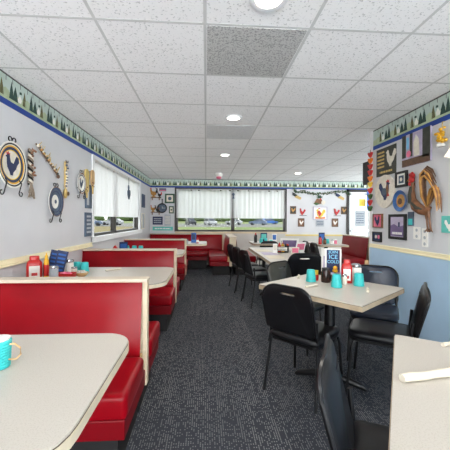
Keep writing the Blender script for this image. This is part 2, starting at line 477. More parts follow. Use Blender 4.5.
# ------------------------------------------------------------------ booths
def cushion(x0, x1, y0, y1, z0, z1, bev):
    b = MB(); b.box(x0, x1, y0, y1, z0, z1, bev, 4); return b
def back_pad(b, x0, x1, yb, yt, z0, z1, th, sgn):
    """leaning padded back; sgn=-1 faces -Y"""
    n, m = 10, 8; rows = []
    for j in range(m+1):
        f = j/m; r = []
        for i in range(n+1):
            g = i/n
            e = (1-(2*g-1)**8)*(1-(2*f-1)**6)
            y = yb + (yt-yb)*f + sgn*th*e
            r.append(b.bm.verts.new(V((x0+(x1-x0)*g, y, z0+(z1-z0)*f))))
        rows.append(r)
    bk = []
    for j in range(m+1):
        f = j/m; bk.append([b.bm.verts.new(V((x0+(x1-x0)*i/n, yb+(yt-yb)*f - sgn*.002, z0+(z1-z0)*f))) for i in range(n+1)])
    for G in (rows, bk):
        for j in range(m):
            for i in range(n): b.face([G[j][i], G[j][i+1], G[j+1][i+1], G[j+1][i]])
    for j in range(m):
        b.face([rows[j][0], rows[j+1][0], bk[j+1][0], bk[j][0]]); b.face([rows[j][n], rows[j+1][n], bk[j+1][n], bk[j][n]])
    for i in range(n):
        b.face([rows[0][i], rows[0][i+1], bk[0][i+1], bk[0][i]]); b.face([rows[m][i], rows[m][i+1], bk[m][i+1], bk[m][i]])
def booth(L, loc, rz, label, sides=(-1, 1), grp='red vinyl booth benches', top=.88, wide=.02, mb='red'):
    """local: bench runs along X from 0 to -L (end panel at x=0), divider at y=0"""
    t = empty('booth_bench', (loc[0], loc[1], FZ), rz); tag(t, label, 'booth bench', grp)
    b = MB(); b.box(-L, -.02, -wide, wide, .20, top-.024); b.build('divider_panel', 'cream_panel', t)
    b = MB(); b.box(-.02, .010, -wide-.010, wide+.010, .20, top-.022, .004); b.build('end_post', 'cream_panel', t)
    b = MB(); b.box(-L, .012, -wide-.03, wide+.03, top-.022, top, .006); b.build('top_cap', 'cap', t)
    for s in sides:
        b = MB(); back_pad(b, -L, -.022, s*(wide+.07), s*(wide+.008), .40, top-.024, .026, s); b.build('backrest', mb, t, 60)
        y0, y1 = sorted((s*.115, s*.535)); b = cushion(-L, .012, y0, y1, .30, .43, .035); b.build('seat_cushion', mb, t, 60)
        y0, y1 = sorted((s*wide, s*.52)); b = MB(); b.box(-L, 0, y0, y1, .205, .302, .008); b.build('seat_base', 'red_dark', t)
        y0, y1 = sorted((s*(wide+.0), s*.12)); b = MB(); b.box(-L, -.022, y0, y1, .303, .405, .004); b.build('seat_rail', 'maple', t)
        y0, y1 = sorted((s*wide, s*.45)); b = MB(); b.box(-L, -.05, y0, y1, 0, .205); b.build('toe_kick', 'toe', t)
    if not sides: pass
    return t
LB = 1.145
for y, lab in ((1.99, 'red double booth bench nearest the camera, behind the first cream table'),
               (3.90, 'red double booth bench between the second and third cream booth tables'),
               (5.82, 'red double booth bench farthest along the side window wall')):
    booth(LB, (-.38, y, 0), 0, lab)
# wall bench along the end wall
E_ = booth(1.98, (.47, 8.38, 0), 0, 'long red vinyl booth back against end wall beneath teal sign', sides=(), top=.86)
b = MB(); back_pad(b, -1.98, -.03, -.11, -.035, .40, .836, .03, -1); b.build('backrest', 'red', E_, 60)
b = cushion(-1.98, -.41, -.58, -.12, .30, .42, .04); b.build('seat_cushion', 'red', E_, 60)
b = MB(); b.box(-1.98, -.42, -.55, -.02, .205, .302, .006); b.build('seat_base', 'red_dark', E_)
b = MB(); b.box(-1.98, -.45, -.50, -.02, 0, .205); b.build('toe_kick', 'toe', E_)
# double booth whose back runs from the end wall into the room
booth(1.42, (.605, 6.82, 0), -PI/2, 'red double booth bench with pale end post, standing out from the end window', top=.87, wide=.065)
# single booth by the door
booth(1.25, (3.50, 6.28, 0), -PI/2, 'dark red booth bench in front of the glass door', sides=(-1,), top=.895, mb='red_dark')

# ------------------------------------------------------------------ tables
def table(w, d, rads, loc, rz, label, ped, grp, edge='edge', th=.038, column=.04, feet=4, FT=.8, z=.75, cat='table', name='dining_table'):
    """local origin at floor under the middle of the top"""
    t = empty(name, (loc[0], loc[1], FZ), rz); tag(t, label, cat, grp)
    P = rrect(w, d, rads, 8); Q = rrect(w-.006, d-.006, rads, 8)
    b = MB(); b.prism(Q, z-.006, z); b.build('tabletop', 'laminate', t)
    b = MB(); b.prism(P, z-th, z-.0085); b.build('edge_band', edge, t)
    b = MB(); b.prism(rrect(w-.004, d-.004, rads, 8), z-.0085, z-.006); b.build('seam_line', 'seam', t)
    for (px, py) in ped:
        b = MB(); b.lathe([(.10, z-th-.02), (.10, z-th)], (px, py, 0)); b.box(px-.2, px+.2, py-.03, py+.03, z-th-.02, z-th); b.box(px-.03, px+.03, py-.2, py+.2, z-th-.02, z-th); b.build('mounting_plate', 'black_metal', t)
        b = MB(); b.lathe([(column, .05), (column, z-th-.02)], (px, py, 0), n=16); col = b.build('column', 'black_metal', t, True)
        for k in range(feet):
            a = PI/4*0 + k*PI/2 + .35
            c, s_ = math.cos(a), math.sin(a)
            b = MB(); b.tube([(px+c*q_*FT, py+s_*q_*FT, h_) for q_, h_ in ((.03, .075), (.15, .055), (.3, .028), (.33, .014))], [.03, .027, .022, .012], 8)
            b.build('foot', 'black_metal', col, True)
    return t
grpB = 'cream booth tables'
TL = 1.155   # booth tables run from the wall
def btable(y0, y1, label, x1=-.315):
    L = x1 - (XL+.012)
    table(L, y1-y0, (.01, .18, .12, .01), ((x1+XL+.012)/2, (y0+y1)/2, 0), 0, label, [(.05, 0)], grpB, 'edge_cream', name='booth_table', FT=.55)
btable(.60, 1.385, 'cream laminate booth table nearest the camera, teal cup on it')
btable(2.40, 3.26, 'cream booth table with ketchup and red basket against the wall', -.325)
btable(4.34, 5.14, 'cream booth table between the second and third red booths', -.335)
btable(6.22, 7.05, 'cream booth table farthest away, by the end wall bench', .02)

# rotated square table and the others of the dining floor
RA = math.radians(38.7)
table(.73, .814, .005, (.957, 2.294, 0), RA, 'square cream table with ice cold sign and three teal tumblers', [(0, 0)], 'cream dining tables')
e2 = V((.834, -.552, 0)); e1 = V((-.552, -.834, 0))
RC = V((.845, 1.314, 0)) + e2*.38 + e1*.5; ang = math.atan2(e2.y, e2.x)
table(.76, 1.0, .004, RC, ang, 'cream table corner with rolled napkin, beside black chair, closest to camera', [(0, 0)], 'cream dining tables')
table(.72, 1.90, .005, (1.135, 4.56, 0), 0, 'long cream table with menus and condiment caddy, chairs lined along it', [(0, -.5), (0, .5)], 'cream dining tables')
table(.58, .80, .005, (1.29, 6.70, 0), 0, 'small cream table under end window with dark brown bottle', [(0, 0)], 'cream dining tables')
table(.58, .95, .005, (2.60, 6.45, 0), 0, 'cream table beside dark red booth near the glass door', [(0, 0)], 'cream dining tables', FT=.6)

# ------------------------------------------------------------------ chairs
def make_chair(m='vinyl'):
    t = empty('dining_chair')
    b = MB()
    lv = [(.90, .418), (.985, .425), (1, .438), (1, .452), (.965, .468), (.88, .477), (.6, .482), (.2, .484)]
    o = rrect(.42, .46, (.06, .06, .10, .10), 5, 0, .03)
    b.loops([[V((x*s, .03+(y-.03)*s, z)) for x, y in o] for s, z in lv]); b.build('seat', m, t, 60)
    b = MB(); o2 = rrect(.40, .44, (.05, .05, .09, .09), 5, 0, .03); i2 = rrect(.36, .40, (.04, .04, .07, .07), 5, 0, .03)
    vs = [[b.bm.verts.new(V((x, y, z))) for x, y in P] for P, z in ((o2, .40), (o2, .42), (i2, .42), (i2, .40))]
    for a, c in zip(vs, vs[1:]+vs[:1]):
        for k in range(len(o2)): b.face([a[k], a[(k+1) % len(o2)], c[(k+1) % len(o2)], c[k]])
    b.build('seat_frame', 'black_metal', t)
    # backrest with a hand slot
    z0, z1 = .475, .84
    def yb(z): return -.185 - (z-z0)*.26
    out = rrect(.41, z1-z0, (.05, .05, .11, .11), 7, 0, (z0+z1)/2)
    out = [(x*(1-.04*(1-(z-z0)/(z1-z0))), z) for x, z in out]
    cz = .785
    inn = []
    for x, z in out:
        a = math.atan2(z-cz, x*.35); inn.append((.062*math.copysign(abs(math.cos(a))**.6, math.cos(a)), cz+.009*math.copysign(abs(math.sin(a))**.8, math.sin(a))))
    cxm, czm = 0, (z0+z1)/2
    def ring(P, d, s=0.):
        R = []
        for x, z in P:
            k = V((x-cxm, 0, z-czm)); q = k*(1-s/max(k.length, .01)); x2, z2 = cxm+q.x, czm+q.z
            R.append(V((x2, yb(z2) + d - .9*x2*x2 + .02, z2)))
        return R
    b = MB()
    rs = [ring(inn, .0), ring(inn, .016, 0), ring(out, .016, .018), ring(out, .010, .006), ring(out, 0, 0), ring(out, -.010, .006), ring(out, -.014, .018), ring(inn, -.014, 0), ring(inn, 0.)]
    # widen the ring near the slot so the faces stay flat
    b.loops(rs, False, False); bmesh.ops.remove_doubles(b.bm, verts=b.bm.verts, dist=1e-5)
    b.build('backrest', m, t, 40)
    b = MB(); pts = ring(out, 0, -.004)
    # tubular frame round the pad, open at the bottom
    k0 = len(out)//8
    n = len(pts); start = next(i for i in range(n) if out[i][1] > z0+.02 and out[i][0] > 0)
    seq = []
    i = start
    while out[i % n][1] > z0+.02 and len(seq) < n: seq.append(pts[i % n]); i += 1
    b.tube(seq, .010, 6); b.build('back_frame', 'black_metal', t, True)
    for s in (-1, 1):
        b = MB(); b.tube([(s*.195, -.185, .60), (s*.192, -.175, .50), (s*.193, -.165, .42), (s*.205, -.20, .20), (s*.215, -.235, .012), (s*.2155, -.237, 0)], [.0115]*4+[.012, .012], 8); b.build('rear_leg', 'black_metal', t, True)
        b = MB(); b.tube([(s*.175, .18, .405), (s*.19, .208, .39), (s*.198, .22, .34), (s*.215, .25, 0)], .0115, 8); b.build('front_leg', 'black_metal', t, True)
    return t
cproto = {'vinyl': None}
def chair(x, y, deg, label, m='vinyl'):
    """deg: heading the sitter faces, counter-clockwise from +X"""
    p = cproto.get(m)
    first = p is None
    if first: p = cproto[m] = make_chair(m)
    o = place(p, first, (x, y, FZ), math.radians(deg-90), label, 'black vinyl dining chairs'); o.scale = (.947,)*3; o['category'] = 'chair'
    return o
chair(.738, 2.244, 44.4, 'black vinyl chair with its back to camera, at ice cold sign table')
chair(1.345, 2.205, 146, 'black vinyl chair seen sideways before the light blue wainscot')
chair(1.572, 2.746, 238, 'black chair tinted with blue window light behind the table, by the blue wainscot corner', 'vinyl_blue_sheen')
chair(.96, 3.08, -52, 'olive chair back greyed with window reflection between the square table and the aisle', 'vinyl_olive_sheen')
chair(.672, .975, -25.5, 'closest black chair, back edge-on, pushed to the table with rolled napkin')
chair(1.14, 3.70, 90, 'black chair at the near end of the long table').scale = (.98, .98, 1.03)
chair(.814, 4.508, 13, 'first of three black chairs along the long table, nearest camera')
chair(.758, 5.019, 13, 'middle of three black chairs along the long table')
chair(.701, 5.549, 13, 'last of three black chairs along the long table, near the end window')
chair(1.335, 6.60, 90, 'black chair tucked at the small table under the end window')
chair(2.386, 6.392, 2, 'black chair back reflecting light, farther of two left of booth by door')
chair(2.386, 5.890, 2, 'black chair back reflecting light, nearer of two by the table before booth')

# ------------------------------------------------------------------ tableware
def obj1(b, name, m, label, cat, group=None, smooth=True, loc=None, rz=0.):
    o = b.build(name, m, None, smooth); tag(o, label, cat, group)
    if loc: o.location = loc
    o.rotation_euler = (0, 0, rz); return o
TZ = FZ + .7505
def cup_mesh(h=.105, r0=.044, r1=.034):
    b = MB(); prof = [(r0-.004, 0)]
    n = 10
    for k in range(n):
        a, c = k/n, (k+.72)/n
        ra, rc = r0+(r1-r0)*a, r0+(r1-r0)*c
        prof += [(ra-.0012, .002+h*a), (ra+.0006, .002+h*(a+.12/n)), (rc+.0006, .002+h*(c-.1/n)), (rc-.0012, .002+h*c)]
    prof += [(r1-.002, h), (r1-.006, h+.002), (.002, h+.001)]
    b.lathe(prof, n=24); return b
cup0 = [None]
def cup(x, y, label, z=TZ, s=.92):
    if cup0[0] is None:
        o = cup_mesh().build('tumbler', 'teal', None, 30); cup0[0] = o; tag(o, label, 'cup', 'teal tumblers')
    else:
        o = copy_tree(cup0[0]); o['label'] = label
    o.location = (x, y, z); o.scale = (s, s, s); return o
cup(.867, 2.464, 'teal ribbed tumbler at the aisle end of the square table')
cup(.990, 2.248, 'teal ribbed tumbler in front of the ice cold sign')
cup(1.184, 2.288, 'teal ribbed tumbler beside the ketchup, nearest the blue wainscot')
cup(-1.135, 2.93, 'teal tumbler on aisle side of the wall booth table with ketchup')
cup(-1.215, 2.96, 'teal tumbler beside glass sugar shaker by the wall')
cup(-1.197, 4.708, 'teal tumbler nearest window on the third booth table')
cup(-1.091, 4.717, 'middle teal tumbler of three on the third booth table')
cup(-.986, 4.690, 'teal tumbler nearest aisle on the third booth table')
cup(1.338, 4.400, 'teal tumbler on the long table beside flag patterned box')
cup(1.206, 6.600, 'teal tumbler beside bottle on small table under end window')
cup(1.320, 6.644, 'teal tumbler farther from bottle on the small end window table')
cup(2.517, 6.354, 'teal tumbler on the table beside the dark red booth')
cup(2.622, 6.424, 'pale teal tumbler standing next to white shaker, table by dark red booth')

# mug on the nearest table
t = base(None, 'mug', (-.704, 1.082, TZ), 'teal ribbed mug with tan handle, cut by picture edge, nearest booth table', 'mug')
b = cup_mesh(.105, .04, .044); b.build('body', 'teal', t, 30)
b = MB(); b.tube([(.040, 0, .088), (.060, .0, .092), (.082, 0, .075), (.084, 0, .050), (.068, 0, .032), (.038, 0, .030)], .0035, 8); b.build('handle', 'tan', t, True)
b = MB(); b.lathe([(.038, .106), (.040, .113), (.03, .117), (.001, .118)], n=20); b.build('lid', 'white', t, True)
def ketchup(x, y, label, body='ketchup', cap='ketchup', lab='white', h=.2, r=.034, rz=0., sq=1.0, grp='squeeze bottles'):
    t = base(None, 'squeeze_bottle', (x, y, TZ), label, 'bottle', grp, rz)
    w = lambda a, hh: 0.0
    b = MB(); b.lathe([(r*.92, 0), (r, .006), (r, h*.62), (r*.9, h*.74), (r*.5, h*.80), (r*.45, h*.82)], n=20); bo = b.build('body', body, t, 40)
    b = MB(); b.lathe([(r*.55, h*.80), (r*.58, h*.90), (r*.3, h*.92), (r*.12, h)], n=16); b.build('cap', cap, t, 40)
    b = MB(); b.lathe([(r+.0008, h*.14), (r+.0012, h*.15), (r+.0012, h*.55), (r+.0008, h*.56)], n=20); b.build('label_sticker', lab, bo, 40)
    return t
def jug(x, y, label, body, lab, cap, h=.21, w=.10, d=.07, rz=0.):
    """flat sided squeeze bottle with a shoulder"""
    t = base(None, 'ketchup_bottle', (x, y, TZ), label, 'bottle', None, rz)
    b = MB(); lv = [(.94, 0), (1, .008), (1, h*.6), (.95, h*.72), (.7, h*.82), (.6, h*.84)]
    o = rrect(w, d, d*.35, 5); b.loops([[V((px*s, py*s, z)) for px, py in o] for s, z in lv]); bo = b.build('body', body, t, 40)
    b = MB(); o = rrect(w*.62, d*.62, d*.25, 5); b.loops([[V((px*s, py*s, z)) for px, py in o] for s, z in ((1, h*.835), (1, h*.97), (.85, h))]); b.build('cap', cap, t, 40)
    b = MB(); b.box(-w*.33, w*.33, -d/2-.002, -d/2+.001, h*.12, h*.6); b.build('label_sticker', lab, bo)
    b = MB(); b.box(-w*.18, w*.18, -d/2-.003, -d/2-.001, h*.2, h*.32); b.build('emblem', 'redpaint', bo)
    return t
# square table set
AX = V((math.cos(RA), math.sin(RA), 0))
jug(1.144, 2.407, 'squeeze bottle with red cap and white label on the square table', 'ketchup', 'white', 'ketchup', h=.215, w=.095, d=.06, rz=-.35)
t = base(None, 'syrup_jar', (.981, 2.433, TZ), 'dark brown syrup jar between two teal tumblers on square table', 'jar')
b = MB(); b.lathe([(.040, 0), (.043, .006), (.043, .09), (.034, .112), (.034, .118)], n=18); b.build('body', 'syrup', t, True)
b = MB(); b.lathe([(.036, .112), (.037, .128), (.034, .132), (.001, .133)], n=18); b.build('lid', 'black', t, True)
t = base(None, 'sugar_jar', (1.250, 2.464, TZ), 'cream coloured lidded jar behind tumbler and red capped bottle', 'jar')
b = MB(); b.lathe([(.044, 0), (.048, .008), (.048, .12), (.042, .135)], n=18); b.build('body', 'sugar', t, True)
b = MB(); b.lathe([(.044, .133), (.047, .14), (.045, .158), (.03, .166), (.001, .168)], n=18); b.build('lid', 'steel', t, True)
t = base(None, 'sauce_packet_cup', (.928, 2.512, TZ), 'small red and yellow sauce container next to dark syrup jar', 'condiment')
b = MB(); b.lathe([(.022, 0), (.025, .05), (.024, .055)], n=14); b.build('cup', 'ketchup', t, True)
b = MB(); b.lathe([(.020, .055), (.022, .095), (.001, .098)], n=14); b.build('lid', 'yellow', t, True)
for k, (dx, dy, lab) in enumerate(((1.056, 2.376, 'small glass jelly jar left of the red capped bottle'), (1.096, 2.341, 'small glass shaker closest to the red capped bottle label'))):
    t = base(None, 'shaker', (dx, dy, TZ), lab, 'shaker', 'small glass shakers')
    b = MB(); b.lathe([(.020, 0), (.022, .004), (.020, .07)], n=12); b.build('body', ['gray_paper', 'plaque_white'][k], t, True)
    b = MB(); b.lathe([(.021, .07), (.021, .085), (.012, .094), (.001, .095)], n=12); b.build('lid', 'steel', t, True)
# rubber duck on a caddy box
t = base(None, 'caddy', (1.096, 2.517, TZ), 'dark wooden condiment caddy under the yellow duck', 'caddy')
b = MB(); b.box(-.07, .07, -.05, .05, 0, .012); b.box(-.07, .07, -.05, -.042, 0, .06); b.box(-.07, .07, .042, .05, 0, .06); b.box(-.07, -.062, -.05, .05, 0, .06); b.box(.062, .07, -.05, .05, 0, .06); b.build('tray', 'brown', t)
b = MB(); b.box(-.06, .06, -.04, .04, .012, .066, .004); b.build('packets', 'lavender', t)
t = base(None, 'rubber_duck', (1.096, 2.517, TZ+.0585), 'yellow orange rubber duck in front of the ice cold sign', 'toy duck', None, -2.0)
b = MB(); b.ball((0, 0, .022), .028, (1.25, .95, .78)); b.ball((.02, 0, .052), .021); b.tube([(-.02, 0, .028), (-.04, 0, .042)], [.014, .003]); b.build('body', 'mustard', t, True)
b = MB(); b.ball((.043, 0, .05), .010, (1.2, 1, .45)); b.build('beak', 'orange', t, True)
# ice cold sign
def text(body, size, parent, loc, rot, m, depth=.0008, name='lettering', align='CENTER'):
    cu = bpy.data.curves.new(name, 'FONT'); cu.body = body; cu.size = size; cu.align_x = align; cu.align_y = 'CENTER'; cu.extrude = depth; cu.offset = size*.012
    tmp = bpy.data.objects.new('tmp', cu); C.objects.link(tmp)
    bpy.context.view_layer.update()
    me = bpy.data.meshes.new_from_object(tmp.evaluated_get(bpy.context.evaluated_depsgraph_get()))
    bpy.data.objects.remove(tmp); bpy.data.curves.remove(cu)
    me.materials.clear(); me.materials.append(M[m]); me.name = name
    o = bpy.data.objects.new(name, me); C.objects.link(o); o.parent = parent; o.location = loc; o.rotation_euler = rot; return o
t = base(None, 'table_sign', (1.122, 2.622, TZ), 'navy ice cold sign in white holder standing on the square table', 'sign', None, -.32)
b = MB(); b.box(-.078, .078, -.004, .006, 0, .29, .002); b.box(-.08, .08, -.04, .04, 0, .006); b.build('holder', 'white', t)
b = MB(); b.box(-.062, .062, -.007, -.004, .04, .278); b.build('face_card', 'navy', t)
text('JOIN', .042, t, (0, -.0078, .256), (PI/2, 0, 0), 'light_blue')
text('ICE', .058, t, (0, -.0078, .207), (PI/2, 0, 0), 'light_blue')
text('COLD', .042, t, (0, -.0078, .158), (PI/2, 0, 0), 'light_blue')
t = base(None, 'menu_card', (1.125, 2.735, TZ), 'white menu card standing behind the ice cold sign', 'menu', None, -.30)
b = MB(); b.box(-.07, .07, -.004, .004, 0, .28, .002); b.build('holder', 'white', t)
b = MB(); b.box(-.05, .05, -.0055, -.004, .05, .2); b.build('print', 'lavender', t)

def napkin(x, y, L, deg, label, r=.016, z=TZ):
    t = base(None, 'napkin_roll', (x, y, z), label, 'napkin roll', 'rolled napkins with cutlery', math.radians(deg))
    b = MB(); n = 9
    b.tube([(-L/2 + L*k/n, .003*math.sin(k*2.1), r*.8) for k in range(n+1)], [r*.9*(1+.08*math.sin(k*1.7)) for k in range(n+1)], 10)
    for v in b.bm.verts: v.co.z = max(.0005, v.co.z)
    b.build('napkin', 'paper', t, True)
    b = MB(); b.lathe([(r*.97, -.012), (r*1.02, -.01), (r*1.02, .014), (r*.97, .016)], (L*.1, 0, r*.8+.0015), n=12, axis='X')
    for v in b.bm.verts: v.co.z = max(.0008, v.co.z)
    b.build('paper_band', 'paper', t, True)
    return t
napkin(.796, 2.253, .150, 33, 'white napkin roll at the aisle corner of the square table', .012)
napkin(1.170, 2.130, .150, 62, 'white napkin roll at the near corner of the square table', .010)
napkin(.818, 2.640, .141, 70, 'small white napkin roll at back edge of square table', .011)
napkin(-.906, 3.054, .176, 40, 'napkin rolled cutlery lying on the wall booth table with ketchup', .010)
nr = napkin(.779, .946, .370, 9, 'large cream napkin roll on the closest table corner', .017)
napkin(1.030, 1.197, .176, 20, 'second napkin roll on closest table, cut off by picture edge', .010)

# wall booth table condiments
jug(-1.41, 2.60, 'big red ketchup bottle with cream label on wall booth table', 'ketchup', 'sugar', 'ketchup', h=.225, w=.13, d=.085, rz=.5)
ketchup(-1.365, 2.70, 'dark brown sauce bottle beside the big red ketchup bottle', 'black', 'black', 'syrup', h=.19, r=.03)
ketchup(-1.325, 2.62, 'yellow mustard bottle with slim nozzle next to navy menu cards', 'mustard', 'mustard', 'ketchup', h=.25, r=.022)
def shaker(x, y, label, body='steel', h=.1, r=.026, cap='steel'):
    t = base(None, 'shaker', (x, y, TZ), label, 'shaker', 'table shakers')
    b = MB(); b.lathe([(r*.95, 0), (r, .004), (r*.9, h*.8)], n=14); b.build('body', body, t, True)
    b = MB(); b.lathe([(r*.95, h*.8), (r, h*.84), (r*.9, h*.97), (r*.5, h), (.001, h)], n=14); b.build('lid', cap, t, True)
    return t
shaker(-1.235, 2.56, 'silver grey pepper tin in front of navy menu cards', 'gray_paper', .14, .04)
shaker(-1.17, 2.79, 'small clear shaker behind the red basket', 'plaque_white', .09, .03)
shaker(-1.215, 2.80, 'glass sugar shaker with metal lid beside teal tumbler', 'sugar', .165, .04)
for k, (x, y, lab) in enumerate(((-1.37, 2.78, 'navy menu card leaning behind mustard bottle, thinner of the pair'), (-1.295, 2.74, 'navy menu card with pale print, wider of the pair by mustard'))):
    t = base(None, 'menu_card', (x, y, TZ), lab, 'menu', 'navy menu cards', .15)
    mx = Matrix.Rotation(.22, 4, 'Y')
    b = MB(); b.box(-.05, .05, -.003, .003, .012, .26, mx=mx); b.build('card', 'navy', t)
    b = MB(); 
    for q in range(5): b.box(-.035, .035, -.0042, -.003, .06+q*.038, .078+q*.038, mx=mx)
    b.build('print', 'blue', t)
    b = MB(); b.box(-.05, .06, -.02, .02, 0, .014, .002); b.build('stand', 'black', t)
t = base(None, 'basket', (-1.165, 2.62, TZ), 'red plastic basket on the wall booth table', 'basket')
b = MB(); o = rrect(.17, .11, .03, 5)
b.loops([[V((x*s, y*s, z)) for x, y in o] for s, z in ((.8, 0), (.86, .002), (1, .055), (1.03, .06), (.96, .058), (.8, .012))]); b.build('bowl', 'ketchup', t, 40)
b = MB()
for k in range(8): b.box(-.012, .012, -.02, .02, 0, .03, .004, mx=Matrix.Translation((random.uniform(-.05, .05), random.uniform(-.025, .025), .035)) @ Matrix.Rotation(random.uniform(0, 3), 4, 'Z') @ Matrix.Rotation(.6, 4, 'X'))
b.build('packets', ['pink'], t)
t = base(None, 'creamer_bowl', (-1.085, 2.74, TZ), 'beige bowl heaped with creamers next to the red basket', 'bowl')
b = MB(); b.lathe([(.03, 0), (.055, .02), (.066, .042), (.062, .043), (.05, .024)], n=20); b.build('bowl', 'tan', t, True)
b = MB()
for k in range(14):
    a = k*2.4; rr_ = .012*math.sqrt(k)
    b.lathe([(.010, 0), (.013, .016), (.001, .017)], (rr_*math.cos(a), rr_*math.sin(a), .030+.014*(k < 5)), n=8)
b.build('creamers', 'sugar', t, 40)

# long table set
def menu(x, y, w, h, rz, m, pm, label, lean=0., name='menu_card'):
    t = base(None, name, (x, y, TZ), label, 'menu', 'standing menus', rz)
    mx = Matrix.Rotation(lean, 4, 'X')
    b = MB(); b.box(-w/2, w/2, -.004, .004, .004, h, .0015, 1, mx=mx); b.build('board', m, t)
    b = MB(); b.box(-w*.38, w*.38, -.0055, -.004, h*.3, h*.86, mx=mx); b.build('print', pm, t)
    b = MB(); b.box(-w*.5, w*.5, -.03, .03, 0, .008); b.build('foot_stand', m, t)
    return t
menu(1.056, 4.594, .075, .16, -.1, 'white', 'plaque_white', 'plain white holder at aisle side of long table')
menu(1.373, 4.946, .34, .235, -.15, 'white', 'purple', 'large white and purple menu standing open on the long table', .25)
menu(1.426, 4.576, .20, .2, .35, 'white', 'pink', 'red and white patterned menu leaning on the long table', .3)
menu(1.285, 4.312, .13, .13, -.1, 'plaque_white', 'pink', 'pink printed paper card on long table near the teal tumbler')
t = base(None, 'condiment_caddy', (1.179, 4.646, TZ), 'black wire condiment caddy on the long table', 'caddy')
b = MB()
for z in (.006, .05, .1):
    b.tube([(-.09, -.06, z), (.09, -.06, z), (.09, .06, z), (-.09, .06, z), (-.09, -.06, z)], .004, 6)
for sx, sy in ((-1, -1), (1, -1), (1, 1), (-1, 1)): b.tube([(sx*.09, sy*.06, 0), (sx*.09, sy*.06, .1)], .004, 6)
b.box(-.09, .09, -.06, .06, .002, .008); b.tube([(0, -.06, .1), (0, -.06, .2), (0, .06, .2), (0, .06, .1)], .004, 6)
b.build('rack', 'iron', t)
def inrack(dx, dy, body, cap, label, h=.17):
    t = ketchup(1.179+dx*.88, 4.646+dy*.88, label, body, cap, 'white', h, .026, grp='bottles in the wire caddy'); t.location.z = TZ+.008
inrack(-.05, -.012, 'ketchup', 'ketchup', 'red ketchup bottle standing in the wire caddy'); inrack(.008, -.014, 'mustard', 'ketchup', 'yellow mustard bottle with red tip in wire caddy', .18); inrack(.06, -.01, 'black', 'black', 'dark sauce bottle standing in the wire caddy', .15)
shaker(1.294, 4.770, 'dark pepper shaker behind wire caddy on long table', 'syrup', .14, .028, 'ketchup')
shaker(1.514, 4.708, 'tall white shaker at the wall side of long table', 'white', .13, .03)
for k, (x, y, lab) in enumerate(((.933, 4.066, 'pale paper placemat nearest on the long table'), (.950, 4.488, 'pale paper placemat second along the long table'), (.933, 4.946, 'pale paper placemat farthest along the long table'))):
    b = MB(); b.box(-.11, .11, -.16, .16, 0, .002); obj1(b, 'placemat', ['paper', 'lavender', 'paper'][k], lab, 'placemat', 'paper placemats', False, (x, y, TZ))
# small table under end window
ketchup(1.091, 6.644, 'dark brown bottle with red cap on small end window table', 'syrup', 'ketchup', 'black', .25, .04)
menu(1.302, 6.794, .17, .24, 0, 'navy', 'teal_sign', 'navy menu holder on the small end window table')
menu(1.426, 6.600, .10, .09, 0, 'white', 'teal_light', 'short white card on small end window table')
menu(1.522, 6.706, .12, .22, 0, 'white', 'blue', 'white card with blue circle emblem on small end window table')
# table by the dark red booth
ketchup(2.376, 6.204, 'dark red ketchup bottle on the table by dark red booth', 'ketchup', 'syrup', 'ketchup', .2, .04)
ketchup(2.464, 6.178, 'brown bottle beside ketchup on the table by dark red booth', 'syrup', 'black', 'rust', .17, .035)
menu(2.534, 6.530, .16, .26, .1, 'navy', 'blue', 'blue menu holder on the table by dark red booth')
shaker(2.675, 6.292, 'white shaker on the table by dark red booth', 'white', .1, .03)
shaker(2.763, 6.336, 'white and red sugar container on the table by dark red booth', 'pink', .11, .035, 'white')
# third and fourth booth tables
menu(-1.197, 4.506, .13, .2, .3, 'navy', 'blue', 'navy menu card on third booth table beside window', .2)
ketchup(-1.285, 4.400, 'small red bottle by window on third booth table', 'ketchup', 'ketchup', 'white', .15, .04)
menu(-.264, 6.600, .12, .24, .1, 'blue', 'navy', 'tall blue menu card on farthest booth table', .0)
ketchup(-.176, 6.468, 'small red bottle on farthest booth table', 'ketchup', 'ketchup', 'white', .14, .03)
shaker(-.484, 6.336, 'white sugar shaker on farthest booth table, aisle side', 'white', .12, .035)
shaker(-.598, 6.380, 'white salt shaker on farthest booth table, window side', 'white', .09, .03)
shaker(-.387, 6.248, 'grey pepper shaker on the farthest booth table', 'gray_paper', .1, .03)

# ------------------------------------------------------------------ wall decor
def outline_rooster(cx, cy, s, flip=1):
    P = [(-.08, -.5), (.08, -.5), (.10, -.36), (.30, -.18), (.40, .02), (.55, .18), (.52, .40), (.36, .46), (.26, .30), (.14, .06), (-.08, .12), (-.16, .32),
         (-.16, .42), (-.26, .50), (-.36, .42), (-.46, .36), (-.36, .30), (-.36, .08), (-.32, -.14), (-.16, -.34)]
    return [(cx + flip*x*s, cy + y*s) for x, y in P]
def comb_poly(cx, cy, s, flip=1):
    P = [(-.36, .42), (-.40, .56), (-.31, .50), (-.27, .60), (-.21, .50), (-.14, .53), (-.16, .42), (-.26, .49)]
    return [(cx + flip*x*s, cy + y*s) for x, y in P]
def circle(cu, cv, r, n=20, e=1.): return [(cu+r*math.cos(2*PI*k/n), cv+r*e*math.sin(2*PI*k/n)) for k in range(n)]
def rect(u0, u1, v0, v1): return [(u0, v0), (u1, v0), (u1, v1), (u0, v1)]
